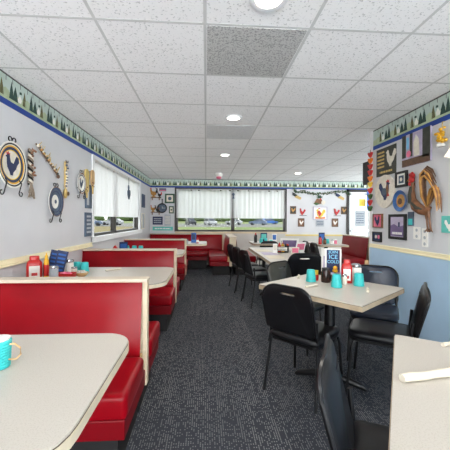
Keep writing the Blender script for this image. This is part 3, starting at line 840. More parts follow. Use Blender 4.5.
def decor(name, F, label, cat, parts, group=None):
    """parts: (part name, material, [(poly, d0, d1)...]); one part -> single mesh thing"""
    us = [p[0] for q in parts for s in q[2] for p in s[0]]; vs = [p[1] for q in parts for s in q[2] for p in s[0]]
    O = F((min(us)+max(us))/2, min(vs), 0)
    t = empty(name, O); tag(t, label, cat, group)
    first = None; host = None
    for (pn, m, shp) in parts:
        b = MB()
        for poly, d0, d1 in shp: b.fprism(lambda u, v, d: F(u, v, d) - O, poly, d0, d1)
        o = b.build(pn, m, host or t)
        if pn in ('board', 'card', 'disc', 'canvas', 'sheet', 'picture', 'cover_plate'): host = o   # what is on it hangs under it
    return t
def framed(name, F, u0, u1, v0, v1, fm, pm, label, cat, extra=(), fw=.02, group=None, th=.022):
    fr = [(rect(u0, u1, v0, v0+fw), .001, th), (rect(u0, u1, v1-fw, v1), .001, th), (rect(u0, u0+fw, v0+fw, v1-fw), .001, th), (rect(u1-fw, u1, v0+fw, v1-fw), .001, th)]
    return decor(name, F, label, cat, [('frame', fm, fr), ('picture', pm, [(rect(u0+fw, u1-fw, v0+fw, v1-fw), .001, th*.55)])] + list(extra), group)
def marks(u0, u1, v0, v1, rows, d0, d1, jit=.3, vert=False):
    """rows of short bars: print too small to read"""
    out = []; rnd = random.Random(int(u0*1000)+rows)
    hgt = (v1-v0)/rows
    for r in range(rows):
        u = u0
        while u < u1-.004:
            w = rnd.uniform(.4, 1.1)*(u1-u0)*.22; w = min(w, u1-u)
            out.append((rect(u, u+w*.8, v0+r*hgt+hgt*.25, v0+r*hgt+hgt*.75), d0, d1)); u += w
    return out

# left wall: three hung plates on scroll hangers
def plate(u, v, r, rings, label, centre=None):
    t = empty('wall_plate', FL(u, v, .0)); tag(t, label, 'decorative plate', 'hung plates on scroll hangers')
    b = MB()
    prof = [(r*.5, .012), (r, .034), (r*1.0, .039)]; mats = [0, 0]
    ms = ['white']; rr_ = [(1.0, .040)]
    for f, m in rings:
        if m not in ms: ms.append(m)
        prof.append((r*f, .040 - (1-f)*.030)); mats.append(ms.index(m))
    prof.append((.002, .022)); mats.append(mats[-1])
    b.lathe(prof, n=40, axis='X', mats=mats); b.build('dish', ms, t, 40)
    if centre:
        for pn, m, poly in centre:
            b = MB(); b.loops([[V((.027, x*r, y*r)) for x, y in poly], [V((.030, x*r, y*r)) for x, y in poly]]); b.build(pn, m, t)
    b = MB()
    def scroll(y0, z0, s, up):
        pts = []
        for k in range(15):
            a = k/14*1.6*PI; q = .026*(1-.045*k)
            pts.append((.03, y0 + s*(.028 - q*math.cos(a)), z0 + up*q*math.sin(a)))
        b.tube(pts, .0045, 6)
    for s in (-1, 1):
        scroll(0, r+.012, s, 1); scroll(s*.5*r, -r-.035, s, -1)
        b.tube([(.03, s*.5*r, -r-.035), (.05, s*.5*r, -r*.75), (.006, s*.45*r, -r*.4)], .0045, 6)
    b.tube([(.03, 0, r+.012), (.006, 0, r*.8), (.006, 0, -r*.9)], .0045, 6)
    b.build('hanger', 'iron', t, True)
    return t
plate(2.45, 1.74, .18, [(.93, 'border_white'), (.86, 'black'), (.83, 'border_white'), (.76, 'mustard'), (.64, 'navy'), (.60, 'yellow'), (.55, 'plaque_white')],
      'colourful ringed plate with yellow band and rooster, nearest on the wall',
      [('rooster', 'navy', [(x*.9, y*.9) for x, y in outline_rooster(0, 0, 1.0)]), ('comb', 'redpaint', [(x*.9, y*.9) for x, y in comb_poly(0, 0, 1.0)])])
plate(3.14, 1.495, .15, [(.95, 'rust'), (.90, 'slate'), (.84, 'navy'), (.72, 'slate'), (.66, 'navy'), (.46, 'slate'), (.40, 'border_white')],
      'dark blue plate with white centre hung lowest on the wall', [('star', 'slate', circle(0, 0, .15, 5))])
plate(3.76, 1.75, .125, [(.90, 'rust'), (.84, 'border_white'), (.74, 'slate'), (.66, 'border_white')],
      'white plate with blue figure hung beside the wooden paddles', [('rooster', 'slate', outline_rooster(0, 0, .9)), ('comb', 'redpaint', comb_poly(0, 0, .9))])
# spots on the dark plate rim belong to its glaze
# braid, twisted stick, spoon, paddles
t = empty('garlic_braid', FL(2.71, 1.49, 0)); tag(t, 'hanging dried braid with straw tassel beside the ringed plate', 'wall ornament')
rnd = random.Random(3)
for nm, m, off in (('pale_strand', 'plaque_white', 0), ('dark_strand', 'iron', 2.1), ('straw_strand', 'dried', 4.2)):
    b = MB(); b.tube([(.024+.012*math.cos(q*.9+off), .020*math.sin(q*.9+off), .43-.30*q/30) for q in range(31)], [.0095]*31, 6); b.build(nm, m, t, True)
b = MB()
for k in range(18):
    a = rnd.uniform(-1, 1); b.tube([(.03, a*.012, .13), (.03+rnd.uniform(-.01, .01), a*.04, .06), (.03, a*.06+rnd.uniform(-.01, .01), rnd.uniform(0, .03))], [.005, .004, .002], 5)
b.build('tassel', 'dried', t)
b = MB(); b.tube([(0, 0, .425), (.034, 0, .43)], .004, 6); b.build('peg', 'iron', t)
b = MB()
for k in range(12): b.ball((.05, rnd.uniform(-.035, .035), rnd.uniform(.2, .42)), .010, (1, 1, 1), 6)
for k in range(10): b.tube([(.045, 0, .41), (.04, rnd.uniform(-.05, .05), rnd.uniform(.40, .46))], [.004, .002], 5)
b.build('dried_flowers', ['rust'], t, True)
t = empty('carved_stick', FL(3.0, 1.74, 0)); tag(t, 'slanted wooden stick wrapped with dried straw and flowers', 'wall ornament')
b = MB(); b.tube([(.02, -.20, .25), (.025, 0, .135), (.02, .20, .02)], [.008, .010, .008], 8); b.ball((.02, .205, .015), .022, (.7, 1, 1), 8); b.build('stick', 'brown', t, True)
b = MB(); b.tube([(0, 0, .135), (.024, 0, .135)], .004, 6); b.build('peg', 'iron', t)
for q, (nm, m) in enumerate((('pale_beads', 'plaque_white'), ('yellow_beads', 'gold'), ('dark_beads', 'olive_dark'))):
    b = MB(); b.tube([(.030, -.19, .245), (.030, .17, .045)], .004, 5)
    for k in range(q, 27, 3):
        f = k/26; b.ball((.032, -.19+.36*f, .245-.2*f+rnd.uniform(-.010, .012)), rnd.uniform(.009, .015), (1, 1, 1), 6)
    b.build(nm, m, t, True)
b = MB()
for k in range(16):
    f = rnd.random(); y, z = -.2+.38*f, .25-.21*f; b.tube([(.03, y, z), (.05, y+rnd.uniform(-.05, .03), z+rnd.uniform(-.01, .06))], [.006, .002], 5)
b.build('straw', 'straw', t)
t = empty('wooden_spoon', FL(3.38, 1.54, 0)); tag(t, 'long decorated wooden spoon hanging upright between two plates', 'wall ornament')
b = MB(); b.tube([(.012, 0, .40), (.016, 0, .25), (.012, 0, .12)], [.012, .016, .012], 8); b.ball((.017, 0, .06), .045, (.4, .75, 1.3), 10); b.build('spoon', 'kraft', t, True)
for q, (nm, m) in enumerate((('pale_beads', 'plaque_white'), ('dark_beads', 'slate'))):
    b = MB(); b.tube([(.028, 0, .12), (.028, 0, .40)], .004, 5)
    for k in range(q, 18, 2): b.ball((.03, rnd.uniform(-.016, .016), .12+.016*k), rnd.uniform(.009, .014), (1, 1, 1), 6)
    b.build(nm, m, t, True)
b = MB()
for k in range(10): b.tube([(.03, 0, .38), (.03, rnd.uniform(-.06, .06), rnd.uniform(.37, .44))], [.004, .002], 5)
b.ball((.045, 0, .055), .02, (.5, 1, 1.2), 8); b.build('ribbon', 'brown', t)
for k, (u, v, m, h, lab) in enumerate(((3.93, 1.80, 'paddle', .30, 'yellow wooden paddle on the wall beside the curtain'), (4.07, 1.86, 'tan', .20, 'pinkish tan round paddle overlapping the yellow paddle'))):
    t = empty('wooden_paddle', FL(u, v-.15, 0)); tag(t, lab, 'wall ornament', 'wooden paddles')
    b = MB(); b.fprism(lambda a, c, d: V((d, a, c)), [(x, .15+y) for x, y in rrect(.115, h, .05, 6)], .02+.02*k, .035+.02*k); b.build('blade', m, t)
    b = MB(); b.tube([(0, 0, .15+h*.4), (.034+.02*k, 0, .15+h*.4)], .004, 6); b.build('peg', 'iron', t)
    b = MB(); b.tube([(.028+.02*k, 0, .15-h/2), (.028+.02*k, .01, -.06)], [.014, .010], 8); b.build('handle', 'kraft', t, True)
    b = MB()
    for q in range(5): b.ball((.034+.02*k, rnd.uniform(-.03, .03), rnd.uniform(.0, .1)), .011, (.7, 1, 1), 6)
    b.build('painted_flowers', 'rust', t, True)
decor('wall_sign', FL, 'upper blue narrow wall sign beside the side window', 'sign', [('board', 'slate', [(rect(3.94, 4.13, 1.46, 1.765), .001, .02)]), ('print', 'gray_paper', [(rect(3.96, 4.03, 1.5, 1.73), .02, .0215)])], 'blue wall signs')
decor('wall_sign', FL, 'lower blue wall sign with pale upright lettering', 'sign', [('board', 'slate', [(rect(3.93, 4.13, 1.10, 1.405), .001, .02)]), ('lettering', 'gray_paper', marks(3.96, 4.10, 1.13, 1.38, 5, .02, .0215))], 'blue wall signs')
decor('wall_sign', FL, 'dark narrow hanging panel between side window and room corner', 'sign', [('board', 'slate', [(rect(7.32, 7.66, 1.60, 1.92), .001, .02)]), ('print', 'navy', [(rect(7.37, 7.60, 1.64, 1.88), .02, .022)])], 'blue wall signs')
framed('picture_frame', FL, 7.30, 7.62, 1.08, 1.46, 'plaque_white', 'gray_paper', 'pale framed picture low beside the corner, under dark panel', 'picture')
decor('pull_ring', lambda u, v, d: FL(u, v, d+.03), 'blue heart ornament with ring hanging on the side window curtain', 'hanging ornament',
      [('ring', 'slate', [(circle(5.98, 1.93, .05, 16), .0, .01)]), ('heart', 'slate', [([(5.98, 1.70), (6.06, 1.79), (6.06, 1.86), (6.02, 1.885), (5.98, 1.85), (5.94, 1.885), (5.90, 1.86), (5.90, 1.79)], .0, .02)]), ('cord', 'slate', [(rect(5.975, 5.985, 1.88, 2.12), .002, .008)])])
decor('curtain_ornament', lambda u, v, d: FF(u, v, d+.03), 'small grey ornament hanging at middle of the end window curtains', 'hanging ornament',
      [('charm', 'slate', [(circle(.75, 2.02, .04, 12), 0, .015), ([(.72, 1.90), (.78, 1.90), (.765, 1.99), (.735, 1.99)], 0, .012)]), ('cord', 'gray_paper', [(rect(.746, .754, 2.05, 2.14), 0, .006)])])

# corner of the end wall
def shelf(x, z, label):
    t = empty('corner_shelf', (x, YF, z)); tag(t, label, 'shelf', 'little wall shelves')
    b = MB(); b.prism([(-.14, 0), (.14, 0), (.12, -.09), (-.10, -.11)], 0, .015); b.build('board', 'brown', t)
    b = MB(); b.box(-.10, -.085, -.07, 0, -.06, 0); b.box(.085, .10, -.07, 0, -.06, 0); b.build('bracket', 'rust', t)
shelf(-1.375, 1.90, 'upper little shelf with figurines, near room corner'); shelf(-1.375, 1.50, 'lower little shelf with rooster figurine, near room corner')
def figurine(x, z, s, m1, m2, label, y=-.055):
    t = empty('figurine', (x, YF+y, z+.0155)); tag(t, label, 'figurine', 'shelf figurines')
    b = MB(); b.lathe([(s*.25, 0), (s*.28, s*.06), (s*.1, s*.12), (s*.1, s*.25)], n=10); b.ball((0, 0, s*.42), s*.26, (1.2, .7, .9), 8); b.tube([(-s*.18, 0, s*.5), (-s*.28, 0, s*.72), (-s*.3, 0, s*.86)], [s*.14, s*.09, s*.08], 8); b.build('body', m1, t, True)
    b = MB()
    for k in range(5): b.tube([(s*.2, 0, s*.45), (s*.38, 0, s*(.55+.1*k)), (s*(.42-.07*k), 0, s*(.75+.07*k))], [s*.07, s*.06, s*.02], 6)
    b.build('tail', m2, t, True)
    b = MB(); b.ball((-s*.3, 0, s*.95), s*.08, (1.1, .5, 1), 6); b.build('comb', 'redpaint', t, True)
figurine(-1.43, 1.90, .25, 'gold', 'black', 'yellow and black rooster figurine on the upper shelf')
figurine(-1.27, 1.90, .15, 'black', 'redpaint', 'small dark red figurine on the upper shelf edge')
figurine(-1.445, 1.50, .18, 'gold', 'brown', 'gold rooster figurine on the lower shelf, corner side')
figurine(-1.325, 1.50, .13, 'black', 'rust', 'dark figurine on the lower shelf, clock side')
decor('wall_card', FF, 'small blue and pink striped card high above the skillet clock', 'sign', [('card', 'slate', [(rect(-1.29, -1.10, 2.09, 2.17), .001, .01)]), ('stripe', 'pink', [(rect(-1.28, -1.11, 2.10, 2.125), .01, .012)])])
framed('picture_frame', FF, -1.13, -.87, 1.76, 2.02, 'pine', 'plaque_white', 'green framed square picture right of the skillet clock', 'picture', [('motif', 'slate', [(circle(-1.0, 1.89, .05, 10), .013, .015)])], .04)
framed('picture_frame', FF, -1.02, -.89, 1.48, 1.68, 'pine', 'plaque_white', 'small green framed picture beneath the square green frame', 'picture', [('motif', 'leaf', [(circle(-.955, 1.58, .025, 8), .013, .015)])], .028)
t = empty('skillet_clock', (-1.205, YF, 1.625)); tag(t, 'black skillet clock on the end wall between shelves and frames', 'clock')
b = MB(); b.lathe([(.125, -.002), (.135, -.03), (.13, -.034), (.115, -.018), (.001, -.016)], n=28, axis='Y'); b.build('pan', 'iron', t, 40)
b = MB(); b.tube([(0, -.016, .13), (0, -.018, .18), (0, -.018, .25)], [.014, .012, .018], 8); b.build('handle', 'iron', t, True)
b = MB(); b.lathe([(.105, -.0165), (.105, -.0185), (.001, -.0186)], n=24, axis='Y'); b.build('dial', 'slate', t)
b = MB(); b.box(-.005, .075, -.022, -.019, -.004, .004); b.box(-.004, .004, -.022, -.019, -.005, .05); b.build('hands', 'white', t)
decor('wall_sign', FF, 'dark blue sign with two pale text lines under skillet clock', 'sign', [('board', 'navy', [(rect(-1.46, -1.19, 1.17, 1.39), .001, .015)]), ('lettering', 'gray_paper', marks(-1.43, -1.22, 1.20, 1.36, 3, .015, .017))], 'end wall signs')
decor('wall_sign', FF, 'grey speckled paper sign beneath the small green frame', 'sign', [('board', 'gray_paper', [(rect(-1.14, -.97, 1.14, 1.45), .001, .012)]), ('lettering', 'plaque_white', marks(-1.125, -.985, 1.18, 1.42, 6, .012, .0135))], 'end wall signs')
decor('wall_sign', FF, 'long teal sign with white lettering above the wall bench', 'sign', [('board', 'teal_sign', [(rect(-1.46, -.91, 1.01, 1.115), .001, .015)]), ('lettering', 'white', marks(-1.40, -.97, 1.035, 1.09, 1, .015, .0165))], 'end wall signs')

# wall by the door: garland and rooster decor
t = empty('garland', (3.24, YF-.03, 2.10)); tag(t, 'green leafy garland draped along the top of end wall', 'garland')
b = MB(); vine = MB(); rnd = random.Random(9)
pts = [(-.78, .0, .10), (-.72, 0, .02), (-.5, 0, .02), (-.30, 0, -.03), (-.1, 0, -.04), (.1, 0, -.03), (.3, 0, .0), (.5, 0, .03), (.72, 0, .03), (.80, 0, -.06)]
vine.tube(pts, .008, 6); vine.build('vine', 'brown', t)
for i in range(len(pts)-1):
    a, c = V(pts[i]), V(pts[i+1])
    for k in range(24):
        p = a.lerp(c, rnd.random()) + V((rnd.uniform(-.03, .03), rnd.uniform(-.025, .01), rnd.uniform(-.04, .04)))
        d1 = V((rnd.uniform(-1, 1), rnd.uniform(-.6, .2), rnd.uniform(-1, 1))).normalized()*rnd.uniform(.03, .055); n_ = d1.cross(V((0, 1, .3))).normalized()*.014
        q = [b.bm.verts.new(x) for x in (p-d1*.5, p+n_, p+d1*.5, p-n_)]; b.mi = rnd.choice((0, 1)); b.face(q)
b.build('leaves', ['leaf', 'pine'], t)
def flyer(u, flip, label, m):
    decor('wall_figure', FF, label, 'wall ornament', [('body', m, [([(u-flip*.12, 2.10), (u-flip*.05, 2.07), (u+flip*.02, 2.02), (u-flip*.04, 1.98), (u-flip*.11, 2.02)], .002, .03)]),
        ('skirt', 'kraft', [([(u-flip*.02, 2.04), (u+flip*.14, 1.95), (u+flip*.11, 1.89), (u-flip*.05, 1.96)], .002, .025)])], 'flying figures')
flyer(2.54, 1, 'dark flying figure on end wall beside the curtain', 'black'); flyer(3.79, 1, 'blue flying figure on end wall beside the door frame', 'navy')
decor('green_bow', FF, 'small green leafy bow above the rooster figures', 'wall ornament', [('leaves', 'pine', [([(3.21+.11*math.cos(a)*(1 if k % 2 else .45), 1.97+.06*math.sin(a)*(1 if k % 2 else .45)) for k, a in enumerate([q*PI/7 for q in range(14)])], .002, .02)]), ('stem', 'slate', [(rect(3.2, 3.22, 2.02, 2.04), .002, .012)])])
decor('rooster_figure', FF, 'brown and white reclining rooster ornament above white framed picture', 'wall ornament', [('body', 'rust', [([(3.05, 1.80), (3.16, 1.76), (3.3, 1.80), (3.27, 1.90), (3.13, 1.93)], .002, .03)]), ('wing', 'plaque_white', [(circle(3.31, 1.82, .06, 12), .004, .035)]), ('leaf', 'leaf', [([(3.03, 1.79), (3.12, 1.74), (3.20, 1.79), (3.10, 1.82)], .004, .034)]), ('comb', 'redpaint', [(circle(3.23, 1.91, .025, 8), .03, .036)])])
framed('picture_frame', FF, 3.02, 3.43, 1.33, 1.70, 'lavender', 'white', 'white framed picture of red rooster at middle of end wall', 'picture', [
    ('rooster', 'yellow', [(outline_rooster(3.225, 1.50, .27), .013, .016)]), ('breast', 'redpaint', [([(3.14, 1.55), (3.2, 1.42), (3.27, 1.5), (3.2, 1.6)], .016, .018)]), ('comb', 'redpaint', [(comb_poly(3.27, 1.51, .27), .013, .017)]), ('grass', 'orange', [([(3.08, 1.36), (3.37, 1.36), (3.36, 1.42), (3.22, 1.39), (3.1, 1.42)], .013, .016)])], .018)
decor('wall_sign', FF, 'small grey plaque right under the white framed rooster picture', 'sign', [('board', 'gray_paper', [(rect(3.11, 3.34, 1.14, 1.32), .001, .015)]), ('lettering', 'slate', marks(3.13, 3.32, 1.17, 1.30, 3, .015, .016))], 'end wall signs')
for u, lab in ((2.445, 'dark olive plaque with gold motif by the curtain edge, upper'), (3.92, 'dark olive plaque with gold motif by the door frame, upper')):
    framed('plaque', FF, u-.085, u+.085, 1.49, 1.71, 'brown', 'olive_dark', lab, 'plaque', [('motif', 'gold', [(outline_rooster(u, 1.6, .12), .013, .016)])], .02, 'dark wall plaques')
for u, lab in ((2.71, 'red rooster ornament on curtain side of white framed picture'), (3.70, 'red rooster ornament on door side of white framed picture')):
    decor('rooster_ornament', FF, lab, 'wall ornament', [('body', 'redpaint', [(outline_rooster(u, 1.545, .17), .0, .02)]), ('comb', 'redpaint', [(comb_poly(u, 1.545, .18), .002, .024)]), ('perch', 'black', [(rect(u-.08, u+.13, 1.44, 1.452), .002, .016)])], 'red rooster ornaments')
for u, lab in ((2.68, 'brown picture with pale hen under the curtain side red rooster'), (3.66, 'brown picture with pale hen under the door side red rooster')):
    framed('picture_frame', FF, u-.09, u+.09, 1.13, 1.37, 'brown', 'rust', lab, 'picture', [('hen', 'sugar', [(outline_rooster(u, 1.25, .12), .013, .016)])], .02, 'hen pictures')
# door notices
def FD(u, v, d=0.): return V((u, YF+.034-d, v))
decor('notice', FD, 'yellow notice stuck on the glass door', 'notice', [('sheet', 'yellow', [(rect(4.39, 4.57, 1.73, 1.93), .0005, .002)])], 'door notices')
decor('notice', FD, 'large grey poster stuck on the glass door', 'notice', [('sheet', 'gray_paper', [(rect(4.27, 4.56, 1.16, 1.59), .0005, .002)]), ('lettering', 'slate', marks(4.30, 4.53, 1.22, 1.54, 5, .002, .003))], 'door notices')
decor('pennant', lambda u, v, d: V((u, YF-.03-d, v)), 'blue and red striped pennant hanging by the glass door', 'pennant', [('blue_half', 'blue', [(rect(4.58, 4.64, 1.62, 2.15), 0, .012)]), ('red_half', 'redpaint', [(rect(4.64, 4.70, 1.60, 2.15), 0, .012)])])

# partition wall
decor('poster', FR, 'dark olive poster with pale rooster above round rooster plaque', 'poster', [('board', 'olive_dark', [(rect(3.18, 3.55, 1.845, 2.165), .001, .012)]), ('rooster', 'plaque_white', [(outline_rooster(3.27, 2.03, .19, -1), .012, .014)]),
    ('lettering', 'kraft', marks(3.39, 3.53, 1.93, 2.14, 5, .012, .0135) + marks(3.24, 3.48, 1.865, 1.91, 1, .012, .0135))])
decor('photo_print', FR, 'large unframed photo print with pink figure below the blue border', 'picture', [('board', 'lavender', [(rect(2.66, 3.06, 1.88, 2.20), .001, .018)]), ('post', 'olive_dark', [(rect(2.66, 2.76, 1.93, 2.20), .018, .0195)]), ('post', 'olive_dark', [(rect(2.90, 2.94, 1.97, 2.20), .018, .0195)]), ('post', 'olive_dark', [(rect(3.0, 3.06, 1.97, 2.20), .018, .0195)]),
    ('ground', 'brown', [(rect(2.66, 3.06, 1.88, 1.95), .018, .0195)]), ('pale_figure', 'plaque_white', [([(2.80, 1.96), (2.88, 1.96), (2.885, 2.1), (2.85, 2.17), (2.81, 2.12)], .018, .0205)]), ('pink_figure', 'pink', [(circle(2.955, 2.0, .035, 10), .0195, .021)]), ('sky', 'light_blue', [(rect(2.955, 2.99, 2.05, 2.17), .018, .0192)])])
framed('picture_frame', FR, 2.985, 3.175, 1.68, 1.845, 'black', 'white', 'small black frame with white mat above the blue dish', 'picture', [('print', 'slate', [(rect(3.04, 3.12, 1.72, 1.80), .013, .015)]), ('motif', 'plaque_white', [(circle(3.08, 1.76, .022, 6), .015, .0165)])], .024)
t = decor('round_plaque', FR, 'round whitewashed wooden plaque with rooster on the partition wall', 'plaque', [('disc', 'plaque_white', [(circle(3.375, 1.66, .19, 36), .001, .02)]), ('rooster', 'navy', [(outline_rooster(3.36, 1.665, .21), .02, .024)]),
    ('comb', 'redpaint', [(comb_poly(3.36, 1.665, .21), .02, .025)]), ('wattle', 'redpaint', [([(3.33, 1.60), (3.30, 1.66), (3.27, 1.60)], .024, .026)]), ('wing', 'slate', [(circle(3.37, 1.655, .045, 10), .024, .026)]), ('breast', 'rust', [([(3.33, 1.70), (3.30, 1.74), (3.28, 1.66), (3.32, 1.58)], .024, .0265)])])
t = empty('blue_dish', (XR, 3.085, 1.535)); tag(t, 'small oval blue rimmed dish with golden scene on partition wall', 'decorative plate')
b = MB(); b.lathe([(.06, -.004), (.11, -.026), (.112, -.031), (.085, -.020), (.07, -.016), (.001, -.015)], n=28, axis='X', mats=[0, 0, 0, 0, 1]); b.build('dish', ['dish_blue', 'gold'], t, 40)
b = MB(); b.fprism(lambda u, v, d: V((-d, u, v)), circle(.01, -.005, .035, 9), .015, .018); b.build('motif', 'brown', t)
framed('picture_frame', FR, 3.42, 3.615, 1.24, 1.405, 'rust', 'pink', 'small pink picture with dark rooster under the round plaque', 'picture', [('rooster', 'navy', [(outline_rooster(3.52, 1.32, .11), .013, .016)]), ('comb', 'redpaint', [(comb_poly(3.52, 1.32, .12), .013, .016)])], .012)
framed('picture_frame', FR, 3.44, 3.62, 1.07, 1.19, 'black', 'navy', 'small dark picture just above rail, near partition corner', 'picture', [('motif', 'pink', [(circle(3.49, 1.13, .025, 8), .013, .016)]), ('face', 'plaque_white', [(circle(3.55, 1.13, .022, 8), .013, .016)])], .015)
framed('picture_frame', FR, 3.0, 3.29, 1.125, 1.395, 'black', 'lavender', 'black framed purple picture with white script above rail', 'picture', [('hills', 'purple', [([(3.03, 1.16), (3.26, 1.16), (3.26, 1.27), (3.2, 1.29), (3.12, 1.26), (3.03, 1.28)], .013, .015)]), ('lettering', 'white', marks(3.06, 3.23, 1.165, 1.215, 1, .015, .0165)), ('figure', 'navy', [(rect(3.10, 3.125, 1.26, 1.31), .013, .0155)])], .028)
decor('wall_card', FR, 'small dark teal card beside the rooster tail feet', 'sign', [('card', 'slate', [(rect(2.895, 2.975, 1.275, 1.415), .001, .012)]), ('photo', 'teal', [(rect(2.905, 2.965, 1.285, 1.345), .012, .0135)])])
def outlet(u0, u1, v0, v1, label, n):
    t = decor('wall_outlet', FR, label, 'outlet', [('cover_plate', 'white', [(rrect(u1-u0, v1-v0, .008, 3, (u0+u1)/2, (v0+v1)/2), .001, .008)]), ('socket', 'gray_paper', [(circle((u0+u1)/2, v0+(v1-v0)*(k+.5)/n, .016, 10), .008, .0095) for k in range(n)])], 'white wall plates')
outlet(2.80, 2.895, 1.145, 1.265, 'white outlet plate nearer to the black purple frame', 2); outlet(2.70, 2.775, 1.08, 1.255, 'taller white switch plate under the metal rooster feet', 3)
decor('small_canvas', FR, 'teal and white canvas cut by the picture edge', 'picture', [('canvas', 'teal_sign', [(rect(2.30, 2.52, 1.225, 1.37), .001, .02)]), ('hen', 'white', [(outline_rooster(2.43, 1.29, .10), .02, .022)])])
# metal rooster
t = empty('metal_rooster', (XR, 2.73, 1.22)); tag(t, 'large metal rooster wall sculpture with swooping tail', 'wall sculpture')
def q(u, v, d): return V((-d, u-2.76, v-1.22))
b = MB()
b.tube([q(2.90, 1.70, .03), q(2.905, 1.62, .035), q(2.885, 1.53, .045), q(2.83, 1.465, .05), q(2.76, 1.425, .045), q(2.71, 1.41, .04), q(2.66, 1.45, .035)], [.018, .022, .034, .048, .046, .036, .012], 10)
b.build('body', 'rust', t, True)
b = MB(); b.tube([q(2.905, 1.66, .05), q(2.90, 1.58, .066), q(2.865, 1.50, .085)], [.014, .018, .018], 8); b.tube([q(2.84, 1.5, .092), q(2.78, 1.45, .088), q(2.72, 1.43, .07)], [.01, .018, .008], 8); b.build('neck_feathers', 'olive_dark', t, True)
b = MB(); b.ball(q(2.915, 1.735, .035), .036, (.6, 1, .95), 10); b.build('head', 'redpaint', t, True)
b = MB()
for du, dv, r_ in ((-.03, .035, .018), (-.005, .05, .022), (.022, .045, .018)): b.ball(q(2.915+du, 1.735+dv, .035), r_, (.5, 1, 1.1), 8)
b.build('comb', 'redpaint', t, True)
b = MB(); b.ball(q(2.945, 1.695, .035), .02, (.5, 1, 1.2), 8); b.build('wattle', 'redpaint', t, True)
b = MB(); b.tube([q(2.945, 1.735, .035), q(2.985, 1.725, .035)], [.014, .002], 6); b.build('beak', 'gold', t)
rnd = random.Random(21)
for k in range(17):
    f = k/16; top = 1.83 - .09*f*f - .015*(k % 2); ctr = 2.80 - .26*f
    d0 = .03 + .014*(k % 4); end_u = 2.725-.19*f + .02; end_v = 1.72 - .28*f + rnd.uniform(-.03, .03) if k > 4 else 1.62+.03*k
    st = q(2.70 - .02*f, 1.44+.02*rnd.random(), .045)
    if k <= 8:    # tall feathers curling over from the head side
        P = [st, q(2.715+.02*(1-f), 1.55, d0), q(2.745-.05*f, 1.68, d0+.01), q(2.74-.06*f, 1.78-.02*k*.4, d0+.015), q(2.69-.04*f, 1.825-.013*k, d0+.015), q(2.64-.04*f, 1.79-.015*k, d0+.01), q(2.605-.035*f, 1.72-.015*k, d0)]
    else:
        P = [st, q(2.68-.05*f, 1.54, d0), q(2.65-.06*f, 1.64-.05*f, d0+.01), q(2.60-.05*f, 1.70-.11*f, d0+.015), q(2.565-.03*f, 1.67-.15*f, d0+.01), q(2.55-.02*f, 1.58-.18*f, d0+.004)]
    R = [.006] + [.0085]*(len(P)-2) + [.003]
    b = MB(); b.tube(P, R, 7); b.build('tail_feather', ['brown', 'brown', 'rust', 'gold'][k % 4 if k < 9 else (2 + k % 2)], t, True)
for s in (0, 1):
    b = MB(); u = 2.715 - .035*s
    b.tube([q(u, 1.41, .04), q(u-.01, 1.33, .035), q(u-.015, 1.25, .03)], [.014, .009, .009], 7)
    for w in (-.03, .0, .03): b.tube([q(u-.015, 1.255, .03), q(u-.015+w, 1.225, .035)], [.008, .004], 6)
    b.build('foot', 'rust', t, True)
# gold bouquet and lamp
t = empty('gold_bouquet', (XR, 2.515, 1.97)); tag(t, 'golden flower bundle hanging on string below the blue border', 'wall ornament')
b = MB(); rnd = random.Random(4)
for k in range(26): b.ball((-.035+rnd.uniform(-.015, .015), rnd.gauss(0, .022), .075+rnd.gauss(0, .028)), rnd.uniform(.010, .017), (1, 1, 1), 6)
b.build('flowers', 'mustard', t, True)
b = MB(); b.tube([(0, 0, .22), (-.02, 0, .215), (-.025, 0, .1)], .005, 6); b.tube([(-.03, 0, .05), (-.03, -.01, .01)], [.012, .02], 8); b.build('stems', 'straw', t)
b = MB(); b.lathe([(.03, 0), (.036, .02), (.02, .036)], (-.036, 0, 0), n=10); b.build('wrap', 'white', t, True)
t = empty('wall_lamp', (XR, 2.20, 1.83)); tag(t, 'white ruffled glass lamp shade cut by the picture edge', 'lamp')
b = MB()
nn = 36; rings = []
for (r, h, am) in ((.028, .17, 0), (.04, .15, .0), (.055, .11, .02), (.075, .06, .05), (.098, .01, .09), (.104, .0, .1)):
    rings.append([V((-.12 + r*(1+am*math.sin(12*2*PI*k/nn))*math.cos(2*PI*k/nn), r*(1+am*math.sin(12*2*PI*k/nn))*math.sin(2*PI*k/nn), h)) for k in range(nn)])
b.loops(rings, True, False); b.build('shade', 'shade_glow', t, 60)
b = MB(); b.tube([(0, 0, .2), (-.06, 0, .24), (-.12, 0, .22), (-.12, 0, .168)], .008, 8); b.lathe([(.04, 0), (.045, -.008), (.02, -.016)], (0, 0, .2), n=14, axis='X'); b.build('arm', 'gold', t, True)
# string of ornaments at the partition corner
t = empty('ornament_string', (XR-.03, 3.655, 1.44)); tag(t, 'string of red and orange ornaments hanging at the partition corner', 'hanging ornament')
b = MB(); b.tube([(0, 0, .76), (0, 0, 0)], .003, 6); b.build('cord', 'brown', t)
cols = ['redpaint', 'orange', 'redpaint', 'redpaint', 'orange', 'yellow', 'redpaint', 'leaf', 'redpaint', 'leaf']
for k in range(10):
    z = .70 - k*.074
    b = MB()
    b.fprism(lambda u, v, d: V((-d, u, v)), [(0, z-.034), (.028, z-.006), (.042, z+.022), (.024, z+.03), (0, z+.014), (-.024, z+.03), (-.042, z+.022), (-.028, z-.006)], -.012, .014)
    b.build('ornament', cols[k], t)
